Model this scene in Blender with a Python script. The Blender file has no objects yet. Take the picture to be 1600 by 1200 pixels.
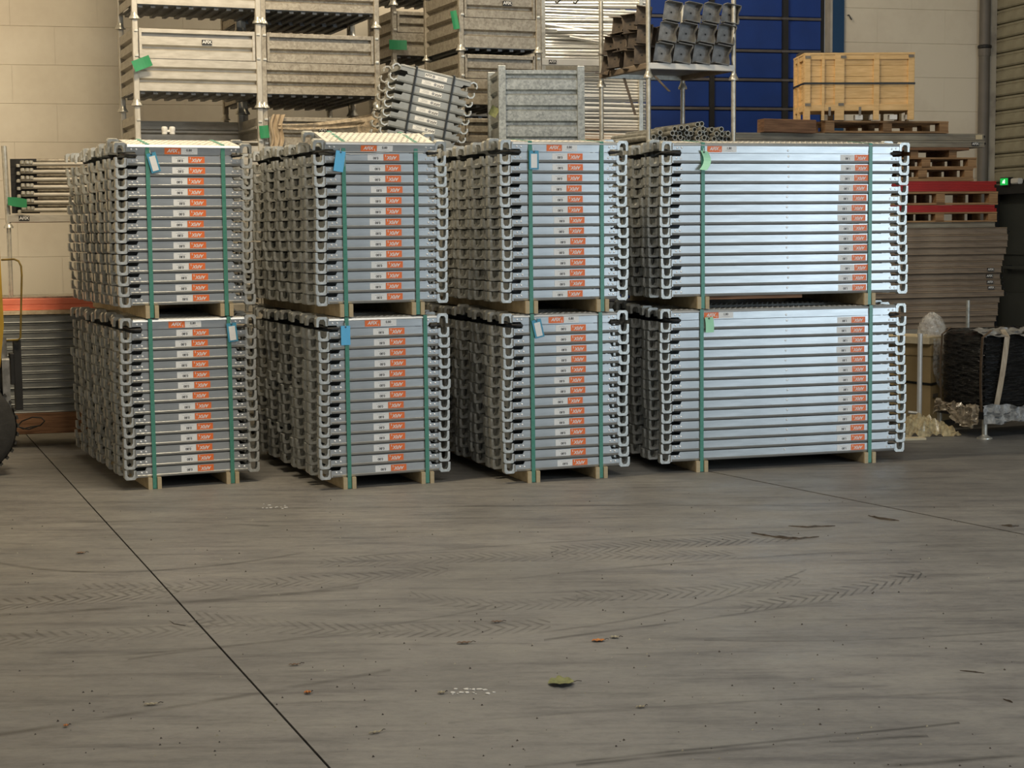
import bpy, math, random
from mathutils import Matrix, Vector, Euler
random.seed(7)
sc = bpy.context.scene
col = sc.collection
PI = math.pi

# ------------------------------------------------------------------ camera
FPX, PITCH, ROLL, EYE = 2600.0, 0.0917, -0.0102, 1.6686
cp, sp, cr, sr = math.cos(PITCH), math.sin(PITCH), math.cos(ROLL), math.sin(ROLL)
Rv, Uv, Fv = Vector((1, 0, 0)), Vector((0, sp, cp)), Vector((0, cp, -sp))
right = cr * Rv + sr * Uv
up = -sr * Rv + cr * Uv
cam_d = bpy.data.cameras.new('camera')
cam_d.sensor_width = 36.0
cam_d.lens = FPX / 1600 * 36.0
cam_d.clip_end = 200
cam = bpy.data.objects.new('camera', cam_d)
col.objects.link(cam)
mw = Matrix.Identity(4)
for i in range(3):
    mw[i][0], mw[i][1], mw[i][2] = right[i], up[i], -Fv[i]
mw[2][3] = EYE
cam.matrix_world = mw
sc.camera = cam


def at(px, py, Y):
    """world point seen at a pixel of the 1600 x 1200 frame, at depth Y in the hall"""
    u, v = px - 800, py - 600
    xc, yc = (cr * u + sr * v) / FPX, (-sr * u + cr * v) / FPX
    d = Vector((xc, cp - yc * sp, -sp - yc * cp))
    d *= Y / d.y
    return Vector((d.x, d.y, d.z + EYE))


def ground(px, py):
    u, v = px - 800, py - 600
    xc, yc = (cr * u + sr * v) / FPX, (-sr * u + cr * v) / FPX
    d = Vector((xc, cp - yc * sp, -sp - yc * cp))
    t = -EYE / d.z
    return Vector((d.x * t, d.y * t, 0))


# ------------------------------------------------------------------ light
sc.view_settings.view_transform = 'Standard'
sc.view_settings.look = 'None'
sc.view_settings.gamma = 1
sc.view_settings.exposure = 0.0
world = bpy.data.worlds.new('overcast_sky')
sc.world = world
world.use_nodes = True
bg = world.node_tree.nodes['Background']
bg.inputs[0].default_value = (0.90, 0.95, 1.0, 1)
bg.inputs[1].default_value = 0.2


def area(name, loc, target, sx, sy, power, colr):
    l = bpy.data.lights.new(name, 'AREA')
    l.shape = 'RECTANGLE'
    l.size, l.size_y, l.energy, l.color = sx, sy, power, colr
    o = bpy.data.objects.new(name, l)
    col.objects.link(o)
    o.location = loc
    o.rotation_euler = (Vector(target) - Vector(loc)).to_track_quat('-Z', 'Y').to_euler()
    return o


# daylight through the big open gate in the right wall, a warm roof lamp, then two added fill lights
area('gate_daylight', (8.2, 6.3, 1.75), (2.2, 10.2, 1.2), 4.6, 3.4, 215, (0.72, 0.87, 1.0))
area('roof_lamp_warm', (-1.72, 10.2, 6.15), (-2.9, 12.8, 2.2), 1.3, 0.7, 290, (1.0, 0.82, 0.56))
area('fill_light_rear', (0.5, 14.3, 6.2), (0.5, 14.8, 0), 2.6, 0.7, 110, (1.0, 0.88, 0.68))  # added fill that brightens the bright tubes and brackets
area('fill_light_near', (2.0, 5.0, 6.2), (1.0, 7.5, 0), 5.0, 2.2, 350, (1.0, 0.93, 0.82))  # added overhead fill for stickers, claws and floor


# ------------------------------------------------------------------ materials
def nodes(name):
    m = bpy.data.materials.new(name)
    m.use_nodes = True
    nt = m.node_tree
    return m, nt, nt.nodes['Principled BSDF']


def ramp(nt, fac, stops):
    r = nt.nodes.new('ShaderNodeValToRGB')
    while len(r.color_ramp.elements) < len(stops):
        r.color_ramp.elements.new(0.5)
    for e, (p, c) in zip(r.color_ramp.elements, stops):
        e.position = p
        e.color = (*c, 1)
    nt.links.new(fac, r.inputs[0])
    return r.outputs[0]


def noise(nt, scale, detail=4, stretch=None, coord='Object', rough=0.55):
    tc = nt.nodes.new('ShaderNodeTexCoord')
    mp = nt.nodes.new('ShaderNodeMapping')
    if stretch:
        mp.inputs['Scale'].default_value = stretch
    nt.links.new(tc.outputs[coord], mp.inputs[0])
    n = nt.nodes.new('ShaderNodeTexNoise')
    n.inputs['Scale'].default_value = scale
    n.inputs['Detail'].default_value = detail
    n.inputs['Roughness'].default_value = rough
    nt.links.new(mp.outputs[0], n.inputs['Vector'])
    return n.outputs['Fac']


def mat(name, c1, c2=None, rough=0.6, metal=0.0, scale=8, stretch=None, bump=0.0, emit=None, spec=None, detail=4, lo=0.35, hi=0.65, bscale=None, bdist=0.01):
    m, nt, b = nodes(name)
    c2 = c2 or tuple(x * 0.8 for x in c1)
    f = noise(nt, scale, detail, stretch)
    nt.links.new(ramp(nt, f, [(lo, c2), (hi, c1)]), b.inputs['Base Color'])
    b.inputs['Roughness'].default_value = rough
    b.inputs['Metallic'].default_value = metal
    if spec is not None:
        b.inputs['Specular IOR Level'].default_value = spec
    if bump:
        bn = nt.nodes.new('ShaderNodeBump')
        bn.inputs['Strength'].default_value = bump
        bn.inputs['Distance'].default_value = bdist
        nt.links.new(noise(nt, bscale or scale * 2, 3, stretch), bn.inputs['Height'])
        nt.links.new(bn.outputs[0], b.inputs['Normal'])
    if emit:
        b.inputs['Emission Color'].default_value = (*emit[0], 1)
        b.inputs['Emission Strength'].default_value = emit[1]
    return m


def spangle(name, c1, c2, metal, rough, scale):
    m, nt, b = nodes(name)
    tc = nt.nodes.new('ShaderNodeTexCoord')
    vo = nt.nodes.new('ShaderNodeTexVoronoi')
    vo.inputs['Scale'].default_value = scale
    nt.links.new(tc.outputs['Object'], vo.inputs['Vector'])
    n = noise(nt, scale * 0.3, 4)
    mx = nt.nodes.new('ShaderNodeMath')
    mx.operation = 'MULTIPLY_ADD'
    sep = nt.nodes.new('ShaderNodeSeparateColor')
    nt.links.new(vo.outputs['Color'], sep.inputs[0])
    nt.links.new(sep.outputs[0], mx.inputs[0])
    mx.inputs[1].default_value = 0.4
    nt.links.new(n, mx.inputs[2])
    nt.links.new(ramp(nt, mx.outputs[0], [(0.4, c2), (0.95, c1)]), b.inputs['Base Color'])
    b.inputs['Metallic'].default_value = metal
    b.inputs['Roughness'].default_value = rough
    return m


M = {}
M['galv'] = mat('galvanised_steel', (0.53, 0.545, 0.54), (0.44, 0.455, 0.455), 0.35, 0.78, 5, (1, 1, 6), detail=6)
M['claw'] = mat('cast_zinc', (0.68, 0.69, 0.66), (0.46, 0.47, 0.44), 0.42, 0.65, 30)
M['rivet'] = mat('bright_rivet', (0.9, 0.9, 0.9), (0.8, 0.8, 0.8), 0.3, 0.5, 30)
M['hole'] = mat('hole_shade', (0.012, 0.012, 0.012), None, 0.8)  # dark discs paint the shade inside deck holes and pipe bores
M['dimple'] = mat('lit_stamped_deck', (0.66, 0.64, 0.58), (0.54, 0.52, 0.46), 0.5, 0.15, 20)  # stamped sheet, coloured paler than the planks to put warm light on their tops
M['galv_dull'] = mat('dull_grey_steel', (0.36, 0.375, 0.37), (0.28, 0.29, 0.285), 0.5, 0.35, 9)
M['orange'] = mat('orange_sticker', (0.90, 0.20, 0.045), (0.85, 0.18, 0.04), 0.45, 0, 10)
M['white_print'] = mat('white_print', (0.86, 0.85, 0.82), (0.82, 0.81, 0.78), 0.5, 0, 10)
M['black_print'] = mat('black_print', (0.02, 0.02, 0.022), None, 0.5)
M['grey_print'] = mat('grey_print', (0.35, 0.36, 0.38), None, 0.5)
M['strap'] = mat('green_strap', (0.085, 0.29, 0.22), (0.07, 0.25, 0.185), 0.32, 0, 60)
M['bearer'] = mat('bearer_wood', (0.56, 0.46, 0.29), (0.44, 0.34, 0.20), 0.75, 0, 14, (1, 0.1, 1), 0.2)
M['blue_tag'] = mat('blue_tag', (0.07, 0.33, 0.50), (0.06, 0.29, 0.45), 0.4)
M['sky_tag'] = mat('sky_blue_tag', (0.13, 0.52, 0.86), (0.12, 0.48, 0.82), 0.4)
M['mint_tag'] = mat('mint_tag', (0.40, 0.80, 0.56), (0.36, 0.74, 0.52), 0.45)
M['green_tag'] = mat('green_tag', (0.035, 0.27, 0.115), (0.03, 0.24, 0.10), 0.5)
M['paper'] = mat('paper', (0.88, 0.88, 0.86), (0.82, 0.82, 0.80), 0.7, 0, 30)
M['black_rub'] = mat('black_rubber', (0.012, 0.012, 0.012), None, 0.6)
M['black_strap'] = mat('black_strap', (0.015, 0.016, 0.014), None, 0.4)
M['cord'] = mat('white_cord', (0.75, 0.75, 0.72), None, 0.5)
M['stil'] = spangle('stillage_zinc', (0.42, 0.38, 0.31), (0.25, 0.22, 0.175), 0.35, 0.5, 60)
M['stil_new'] = spangle('bright_zinc', (0.44, 0.465, 0.46), (0.23, 0.25, 0.25), 0.45, 0.42, 70)
M['stil_pale'] = mat('pale_zinc', (0.54, 0.51, 0.45), (0.42, 0.39, 0.335), 0.5, 0.35, 9, (1, 1, 4), detail=6)
M['tube'] = mat('bright_tube', (0.95, 0.94, 0.90), (0.88, 0.86, 0.80), 0.3, 0.35, 14)
M['post'] = mat('post_zinc', (0.72, 0.70, 0.62), (0.52, 0.50, 0.44), 0.35, 0.6, 25)
M['pipe_end'] = mat('pipe_zinc', (0.55, 0.54, 0.48), (0.35, 0.34, 0.30), 0.45, 0.5, 25)
M['bracket'] = mat('grey_bracket', (0.27, 0.27, 0.265), (0.16, 0.16, 0.157), 0.5, 0.35, 18)
M['rust'] = mat('rusty_bracket', (0.16, 0.125, 0.095), (0.07, 0.058, 0.05), 0.7, 0.15, 14)
M['blue'] = mat('blue_door', (0.006, 0.042, 0.25), (0.005, 0.034, 0.20), 0.5, 0, 3)
M['blue_jamb'] = mat('blue_jamb', (0.012, 0.06, 0.16), (0.010, 0.05, 0.13), 0.5, 0, 3)
M['rib'] = mat('door_rib', (0.13, 0.12, 0.12), (0.10, 0.09, 0.09), 0.55, 0.2, 10)
M['dark'] = mat('dark_steel', (0.018, 0.018, 0.019), (0.012, 0.012, 0.012), 0.6)
M['trim'] = mat('pale_trim', (0.5, 0.47, 0.42), None, 0.6)
M['pipe'] = mat('grey_downpipe', (0.155, 0.14, 0.125), (0.13, 0.12, 0.105), 0.5, 0, 5)
M['pilaster'] = mat('scuffed_plaster', (0.42, 0.39, 0.33), (0.26, 0.24, 0.21), 0.8, 0, 4, detail=8, lo=0.3, hi=0.5)
M['clad'] = mat('ribbed_cladding', (0.33, 0.31, 0.23), (0.26, 0.24, 0.175), 0.6, 0, 6)
M['gate'] = mat('dark_door_paint', (0.05, 0.055, 0.05), (0.04, 0.045, 0.04), 0.55, 0, 3)
M['pine'] = mat('pine', (0.76, 0.52, 0.25), (0.62, 0.40, 0.17), 0.65, 0, 7, (1, 1, 7), 0.15, detail=6)
M['pallet'] = mat('pallet_wood', (0.42, 0.255, 0.125), (0.26, 0.145, 0.07), 0.8, 0, 9, (0.5, 1, 6), 0.3, detail=6)
M['redwood'] = mat('reddish_timber', (0.30, 0.16, 0.085), (0.15, 0.075, 0.04), 0.8, 0, 12, (0.3, 1, 5), 0.4, detail=6)
M['red'] = mat('red_paint', (0.50, 0.022, 0.018), (0.38, 0.018, 0.014), 0.45, 0, 10, (0.3, 1, 1))
M['orange_red'] = mat('orange_red_paint', (0.95, 0.30, 0.20), (0.86, 0.22, 0.13), 0.5, 0, 10, (0.5, 1, 1))
M['old'] = mat('dusty_plank', (0.32, 0.255, 0.19), (0.20, 0.155, 0.115), 0.65, 0.15, 10, (0.35, 1, 2), 0.2, detail=7)
M['old_pale'] = mat('worn_beam', (0.36, 0.33, 0.26), (0.24, 0.21, 0.165), 0.65, 0.2, 10, (0.35, 1, 2), detail=7)
M['darkplank'] = mat('weathered_grey_plank', (0.33, 0.35, 0.35), (0.20, 0.21, 0.212), 0.45, 0.4, 7, (0.6, 1, 2), detail=8)
M['cream'] = mat('cream_board', (0.70, 0.58, 0.42), (0.5, 0.38, 0.25), 0.7, 0, 20)
M['card'] = mat('cardboard', (0.46, 0.34, 0.17), (0.40, 0.29, 0.14), 0.8, 0, 4)
M['lid'] = mat('pale_board', (0.74, 0.64, 0.44), (0.60, 0.50, 0.32), 0.7, 0, 8)
M['clip'] = mat('metal_clip', (0.22, 0.19, 0.15), None, 0.5, 0.4)
M['filmblack'] = mat('black_stretch_film', (0.018, 0.018, 0.018), (0.009, 0.009, 0.009), 0.2, 0, 6, (1, 1, 14), 1.0, bscale=9, bdist=0.05)
M['filmbrown'] = mat('brown_film_band', (0.14, 0.095, 0.06), (0.08, 0.055, 0.035), 0.4, 0, 25)
M['filmtan'] = mat('tan_stretch_film', (0.52, 0.42, 0.30), (0.36, 0.28, 0.19), 0.32, 0, 30, (1, 1, 0.3), 0.5)
M['filmgrey'] = mat('grey_crumpled_film', (0.40, 0.39, 0.36), (0.16, 0.155, 0.15), 0.28, 0, 22, None, 0.6)
M['yellow'] = mat('forklift_yellow', (0.50, 0.31, 0.025), (0.36, 0.22, 0.02), 0.45, 0, 6)
M['brasspipe'] = mat('worn_yellow_tube', (0.30, 0.21, 0.045), (0.2, 0.14, 0.04), 0.4, 0.3, 20)
M['tyre'] = mat('tyre_rubber', (0.035, 0.034, 0.032), (0.02, 0.02, 0.019), 0.75, 0, 15, None, 0.3)
M['exit'] = mat('exit_green', (0.0, 0.35, 0.06), None, 0.4, emit=((0.01, 0.55, 0.08), 0.7))
M['exit_white'] = mat('exit_white', (0.7, 0.9, 0.75), None, 0.4, emit=((0.75, 1.0, 0.8), 1.6))
M['plastic_white'] = mat('white_plastic', (0.82, 0.81, 0.78), (0.75, 0.74, 0.7), 0.4)
M['leaf'] = mat('leaf_green', (0.22, 0.23, 0.09), (0.13, 0.14, 0.055), 0.7, 0, 40)
M['leafo'] = mat('leaf_orange', (0.55, 0.22, 0.05), (0.4, 0.13, 0.03), 0.7, 0, 60)
M['leafb'] = mat('leaf_brown', (0.22, 0.13, 0.08), (0.12, 0.075, 0.05), 0.8, 0, 60)
M['leafp'] = mat('leaf_pale', (0.42, 0.38, 0.28), (0.3, 0.27, 0.19), 0.8, 0, 60)
M['bark'] = mat('bark', (0.08, 0.065, 0.05), (0.045, 0.035, 0.028), 0.9, 0, 50)
M['chalk'] = mat('white_flake', (0.7, 0.69, 0.66), (0.55, 0.54, 0.5), 0.9, 0, 60)


def film_clear(name, tint, amount):
    m, nt, b = nodes(name)
    b.inputs['Base Color'].default_value = (*tint, 1)
    b.inputs['Roughness'].default_value = 0.08
    tr = nt.nodes.new('ShaderNodeBsdfTransparent')
    mx = nt.nodes.new('ShaderNodeMixShader')
    f = noise(nt, 26, 4)
    nt.links.new(ramp(nt, f, [(0.35, (amount - 0.25,) * 3), (0.65, (amount + 0.25,) * 3)]), mx.inputs[0])
    nt.links.new(tr.outputs[0], mx.inputs[1])
    nt.links.new(b.outputs[0], mx.inputs[2])
    nt.links.new(mx.outputs[0], nt.nodes['Material Output'].inputs[0])
    return m


M['clear'] = film_clear('clear_film', (0.80, 0.78, 0.74), 0.45)
M['amber'] = film_clear('amber_film', (0.66, 0.53, 0.30), 0.62)
M['clear_tan'] = film_clear('clear_tan_film', (0.55, 0.46, 0.34), 0.62)

# painted block wall: cream, mottled patches of touch-up paint
m, nt, b = nodes('painted_blocks')
f1 = noise(nt, 0.55, 3, (1, 1, 1.3), 'Generated' if False else 'Object')
geo = nt.nodes.new('ShaderNodeNewGeometry')
n1 = nt.nodes.new('ShaderNodeTexNoise')
n1.inputs['Scale'].default_value = 0.9
n1.inputs['Detail'].default_value = 5
nt.links.new(geo.outputs['Position'], n1.inputs['Vector'])
n2 = nt.nodes.new('ShaderNodeTexNoise')
n2.inputs['Scale'].default_value = 14
n2.inputs['Detail'].default_value = 6
nt.links.new(geo.outputs['Position'], n2.inputs['Vector'])
ad = nt.nodes.new('ShaderNodeMath')
ad.operation = 'MULTIPLY_ADD'
ad.inputs[1].default_value = 0.2
nt.links.new(n2.outputs['Fac'], ad.inputs[0])
nt.links.new(n1.outputs['Fac'], ad.inputs[2])
nt.links.new(ramp(nt, ad.outputs[0], [(0.42, (0.68, 0.61, 0.50)), (0.72, (0.80, 0.74, 0.62))]), b.inputs['Base Color'])
b.inputs['Roughness'].default_value = 0.75
M['block'] = m


# concrete floor with tyre marks
def floor_material():
    m, nt, b = nodes('worn_concrete')
    L = nt.links.new
    geo = nt.nodes.new('ShaderNodeNewGeometry')
    pos = geo.outputs['Position']

    def N(scale, detail, st=(1, 1, 1), rot=0.0, rough=0.6):
        mp = nt.nodes.new('ShaderNodeMapping')
        mp.inputs['Scale'].default_value = st
        mp.inputs['Rotation'].default_value = (0, 0, rot)
        L(pos, mp.inputs[0])
        n = nt.nodes.new('ShaderNodeTexNoise')
        n.inputs['Scale'].default_value = scale
        n.inputs['Detail'].default_value = detail
        n.inputs['Roughness'].default_value = rough
        L(mp.outputs[0], n.inputs['Vector'])
        return n.outputs['Fac']

    def mth(op, a, bb=None, c=None, clamp=False):
        n = nt.nodes.new('ShaderNodeMath')
        n.operation = op
        n.use_clamp = clamp
        for i, v in enumerate((a, bb, c)):
            if v is None:
                continue
            if isinstance(v, (int, float)):
                n.inputs[i].default_value = v
            else:
                L(v, n.inputs[i])
        return n.outputs[0]

    sep = nt.nodes.new('ShaderNodeSeparateXYZ')
    L(pos, sep.inputs[0])
    X, Y = sep.outputs[0], sep.outputs[1]
    wob = mth('MULTIPLY', mth('SUBTRACT', N(0.9, 3), 0.5), 0.25)
    base = ramp(nt, N(0.7, 6), [(0.3, (0.160, 0.157, 0.150)), (0.5, (0.197, 0.192, 0.182)), (0.72, (0.238, 0.231, 0.217))])
    # fine stretched scuffs left by turning wheels
    s1 = ramp(nt, N(2.6, 9, (0.6, 1.7, 1), -0.12, 0.78), [(0.40, (1.05, 1.05, 1.03)), (0.54, (0.86, 0.86, 0.87)), (0.68, (0.62, 0.62, 0.64))])
    s2 = ramp(nt, N(6.0, 5, (0.22, 1.8, 1), -0.30, 0.65), [(0.52, (1, 1, 1)), (0.66, (0.66, 0.66, 0.68))])
    s3 = ramp(nt, N(22, 7, (0.8, 1.3, 1), 0.05, 0.75), [(0.30, (0.78, 0.78, 0.78)), (0.5, (1, 1, 1)), (0.75, (1.10, 1.10, 1.08))])
    lines = None
    for (pts, w, dark) in TRACKS:
        (x0, y0), (x1, y1), (x2, y2) = [(p.x, p.y) for p in (ground(*q) for q in pts)]
        # quadratic y = A x^2 + B x + C through three points on the floor
        den = (x0 - x1) * (x0 - x2) * (x1 - x2)
        A = (x2 * (y1 - y0) + x1 * (y0 - y2) + x0 * (y2 - y1)) / den
        B = (x2 * x2 * (y0 - y1) + x1 * x1 * (y2 - y0) + x0 * x0 * (y1 - y2)) / den
        Cc = y0 - A * x0 * x0 - B * x0
        cur = mth('ADD', mth('MULTIPLY', mth('ADD', mth('MULTIPLY', X, A), B), X), Cc)
        d = mth('ABSOLUTE', mth('SUBTRACT', mth('ADD', Y, mth('MULTIPLY', wob, 0.25)), cur))
        w = w * 2.4 if w < 0.05 else w * 1.2
        ln = mth('SUBTRACT', 1.0, mth('DIVIDE', d, w), None, True)
        if w > 0.05:   # a tread print: broken into slanted dashes
            wave = mth('SINE', mth('ADD', mth('MULTIPLY', X, 115.0), mth('MULTIPLY', d, 75.0)))
            ln = mth('MULTIPLY', mth('GREATER_THAN', ln, 0.05), mth('MULTIPLY', mth('ADD', wave, -0.1, None, True), 1.0, None, True))
        xm = mth('MULTIPLY', mth('GREATER_THAN', X, min(x0, x1, x2)), mth('LESS_THAN', X, max(x0, x1, x2)))
        ln = mth('MULTIPLY', mth('MULTIPLY', ln, xm), min(0.85, dark * 1.5))
        lines = ln if lines is None else mth('MAXIMUM', lines, ln)
    brk = mth('MULTIPLY', mth('SUBTRACT', N(3.2, 5, (1, 2, 1)), 0.30), 3.2, None, True)
    lines = mth('SUBTRACT', 1.0, mth('MULTIPLY', lines, brk))

    def mul(a, bb):
        n = nt.nodes.new('ShaderNodeMix')
        n.data_type = 'RGBA'
        n.blend_type = 'MULTIPLY'
        n.inputs[0].default_value = 1
        L(a, n.inputs[6])
        L(bb, n.inputs[7])
        return n.outputs[2]
    c = mul(mul(mul(base, s1), s2), s3)
    comb = nt.nodes.new('ShaderNodeCombineColor')
    for i in range(3):
        L(lines, comb.inputs[i])
    c = mul(c, comb.outputs[0])
    L(c, b.inputs['Base Color'])
    L(ramp(nt, N(2.0, 5), [(0.3, (0.42,) * 3), (0.7, (0.62,) * 3)]), b.inputs['Roughness'])
    bn = nt.nodes.new('ShaderNodeBump')
    bn.inputs['Strength'].default_value = 0.25
    bn.inputs['Distance'].default_value = 0.01
    L(N(30, 6, (0.6, 1.6, 1)), bn.inputs['Height'])
    L(bn.outputs[0], b.inputs['Normal'])
    return m


# (three floor points given as sightings, half width in metres, darkness)
TRACKS = [
    (((-10, 962), (270, 943), (560, 918)), 0.020, 0.55),
    (((270, 943), (420, 932), (580, 908)), 0.012, 0.45),
    (((-10, 1150), (300, 1100), (610, 1048)), 0.016, 0.40),
    (((-10, 878), (240, 892), (480, 862)), 0.014, 0.45),
    (((200, 1030), (420, 1003), (640, 985)), 0.012, 0.35),
    (((850, 1000), (1060, 972), (1300, 940)), 0.012, 0.45),
    (((820, 990), (1000, 965), (1260, 890)), 0.010, 0.40),
    (((800, 905), (1000, 885), (1400, 860)), 0.012, 0.35),
    (((900, 1195), (1150, 1172), (1450, 1150)), 0.010, 0.55),
    (((820, 1198), (1150, 1165), (1500, 1130)), 0.008, 0.50),
    (((1380, 1198), (1500, 1188), (1610, 1178)), 0.012, 0.55),
    (((400, 795), (900, 790), (1500, 792)), 0.016, 0.35),
    (((-10, 945), (130, 935), (280, 925)), 0.11, 0.50),
    (((300, 965), (560, 985), (860, 975)), 0.10, 0.42),
    (((860, 860), (1050, 850), (1240, 838)), 0.12, 0.50),
    (((1160, 950), (1290, 930), (1440, 895)), 0.09, 0.55),
    (((900, 930), (1080, 925), (1250, 905)), 0.10, 0.42),
    (((120, 920), (330, 915), (700, 890)), 0.10, 0.38),
    (((500, 880), (800, 870), (1150, 868)), 0.11, 0.35),
    (((-10, 1000), (200, 990), (420, 975)), 0.10, 0.35),
    (((640, 930), (800, 945), (960, 930)), 0.09, 0.35),
    (((0, 1030), (350, 1010), (760, 950)), 0.010, 0.35),
    (((560, 870), (900, 845), (1300, 828)), 0.010, 0.35),
    (((700, 1130), (1100, 1100), (1590, 1080)), 0.008, 0.30),
    (((1100, 1000), (1350, 1000), (1600, 985)), 0.008, 0.35),
    (((0, 820), (200, 815), (420, 822)), 0.014, 0.35),
]
M['floor'] = floor_material()
M['joint'] = mat('joint_filler', (0.05, 0.045, 0.04), None, 0.9)


# ------------------------------------------------------------------ mesh helpers
class MB:
    def __init__(s):
        s.v, s.f, s.mi = [], [], []

    def add(s, vs, fs, mi=0):
        o = len(s.v)
        s.v += [tuple(x) for x in vs]
        s.f += [tuple(o + i for i in f) for f in fs]
        s.mi += [mi] * len(fs)
        return s

    def box(s, x0, x1, y0, y1, z0, z1, mi=0, R=None):
        vs = [Vector(p) for p in ((x0, y0, z0), (x1, y0, z0), (x1, y1, z0), (x0, y1, z0), (x0, y0, z1), (x1, y0, z1), (x1, y1, z1), (x0, y1, z1))]
        if R is not None:
            vs = [R @ p for p in vs]
        return s.add(vs, [(0, 3, 2, 1), (4, 5, 6, 7), (0, 1, 5, 4), (1, 2, 6, 5), (2, 3, 7, 6), (3, 0, 4, 7)], mi)

    def cbox(s, x0, x1, y0, y1, z0, z1, c, mi=0):
        """box with its four long x edges chamfered"""
        return s.prism([(y0 + c, z0), (y1 - c, z0), (y1, z0 + c), (y1, z1 - c), (y1 - c, z1), (y0 + c, z1), (y0, z1 - c), (y0, z0 + c)], 'x', x0, x1, mi)

    def prism(s, poly, ax, a, b, mi=0):
        n = len(poly)

        def P(p, t):
            return {'x': (t, p[0], p[1]), 'y': (p[0], t, p[1]), 'z': (p[0], p[1], t)}[ax]
        vs = [P(p, a) for p in poly] + [P(p, b) for p in poly]
        area2 = sum(poly[i][0] * poly[(i + 1) % n][1] - poly[(i + 1) % n][0] * poly[i][1] for i in range(n))
        fs = [tuple(range(n))[::-1], tuple(range(n, 2 * n))] + [(i, (i + 1) % n, n + (i + 1) % n, n + i) for i in range(n)]
        pos = area2 > 0
        if ax == 'y':
            pos = not pos
        if not pos:
            fs = [f[::-1] for f in fs]
        return s.add(vs, fs, mi)

    def tube(s, pts, r, n=8, mi=0, caps=True):
        pts = [Vector(p) for p in pts]
        rs = r if isinstance(r, (list, tuple)) else [r] * len(pts)
        vs, fs = [], []
        ref = None
        for i, p in enumerate(pts):
            d = (pts[min(i + 1, len(pts) - 1)] - pts[max(i - 1, 0)]).normalized()
            if ref is None:
                ref = Vector((0, 0, 1)) if abs(d.z) < 0.9 else Vector((1, 0, 0))
            a = d.cross(ref).normalized()
            bb = a.cross(d).normalized()
            ref = bb
            for k in range(n):
                t = 2 * PI * k / n
                vs.append(p + (a * math.cos(t) + bb * math.sin(t)) * rs[i])
        for i in range(len(pts) - 1):
            for k in range(n):
                fs.append((i * n + k, (i + 1) * n + k, (i + 1) * n + (k + 1) % n, i * n + (k + 1) % n)[::-1])
        if caps:
            fs.append(tuple(range(n)))
            fs.append(tuple(range((len(pts) - 1) * n, len(pts) * n))[::-1])
        return s.add(vs, fs, mi)

    def ring(s, p0, p1, ro, ri, n=12, mi=0):
        """hollow pipe from p0 to p1"""
        p0, p1 = Vector(p0), Vector(p1)
        d = (p1 - p0).normalized()
        ref = Vector((0, 0, 1)) if abs(d.z) < 0.9 else Vector((1, 0, 0))
        a = d.cross(ref).normalized()
        bb = a.cross(d)
        vs = []
        for p, r in ((p0, ro), (p1, ro), (p1, ri), (p0, ri)):
            for k in range(n):
                t = 2 * PI * k / n
                vs.append(p + (a * math.cos(t) + bb * math.sin(t)) * r)
        fs = []
        for j in range(4):
            jj = (j + 1) % 4
            for k in range(n):
                kk = (k + 1) % n
                fs.append((j * n + k, j * n + kk, jj * n + kk, jj * n + k))
        return s.add(vs, fs, mi)

    def lathe(s, prof, n=14, c=(0, 0, 0), mi=0):
        vs, fs = [], []
        for r, z in prof:
            for k in range(n):
                t = 2 * PI * k / n
                vs.append((c[0] + r * math.cos(t), c[1] + r * math.sin(t), c[2] + z))
        for j in range(len(prof) - 1):
            for k in range(n):
                kk = (k + 1) % n
                fs.append((j * n + k, j * n + kk, (j + 1) * n + kk, (j + 1) * n + k))
        fs.append(tuple(range(n))[::-1])
        fs.append(tuple(range((len(prof) - 1) * n, len(prof) * n)))
        return s.add(vs, fs, mi)

    def band(s, pts, wdir, w, t, mi=0):
        """flat strap along pts, width w along wdir, thickness t"""
        pts = [Vector(p) for p in pts]
        wd = Vector(wdir).normalized() * (w / 2)
        vs = []
        n = len(pts)
        for i, p in enumerate(pts):
            d = (pts[min(i + 1, n - 1)] - pts[max(i - 1, 0)]).normalized()
            nn = d.cross(wd).normalized() * (t / 2)
            vs += [p - wd - nn, p + wd - nn, p + wd + nn, p - wd + nn]
        fs = [(0, 1, 2, 3), tuple(4 * (n - 1) + k for k in (3, 2, 1, 0))]
        for i in range(n - 1):
            for k in range(4):
                kk = (k + 1) % 4
                fs.append((4 * i + k, 4 * (i + 1) + k, 4 * (i + 1) + kk, 4 * i + kk))
        return s.add(vs, fs, mi)

    def grid(s, fn, nu, nv, mi=0):
        vs = [fn(i / nu, j / nv) for j in range(nv + 1) for i in range(nu + 1)]
        fs = [(j * (nu + 1) + i, j * (nu + 1) + i + 1, (j + 1) * (nu + 1) + i + 1, (j + 1) * (nu + 1) + i) for j in range(nv) for i in range(nu)]
        return s.add(vs, fs, mi)

    def merge(s, o, T):
        off = len(s.v)
        s.v += [tuple(T @ Vector(p)) for p in o.v]
        s.f += [tuple(off + i for i in f) for f in o.f]
        s.mi += o.mi
        return s

    def mesh(s, name, mats, smooth=False):
        me = bpy.data.meshes.new(name)
        me.from_pydata(s.v, [], s.f)
        for m_ in (mats if isinstance(mats, (list, tuple)) else [mats]):
            me.materials.append(M[m_] if isinstance(m_, str) else m_)
        if any(s.mi):
            me.polygons.foreach_set('material_index', s.mi)
        if smooth:
            me.polygons.foreach_set('use_smooth', [True] * len(me.polygons))
            me.update()
            try:
                me.set_sharp_from_angle(angle=math.radians(40))
            except Exception:
                pass
        me.update()
        return me

    def build(s, name, mats, parent=None, T=None, smooth=False):
        return inst(name, s.mesh(name, mats, smooth), parent, T)


def inst(name, me, parent=None, T=None):
    o = bpy.data.objects.new(name, me)
    col.objects.link(o)
    if parent is not None:
        o.parent = parent
    if T is not None:
        o.matrix_basis = T
    return o


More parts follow.
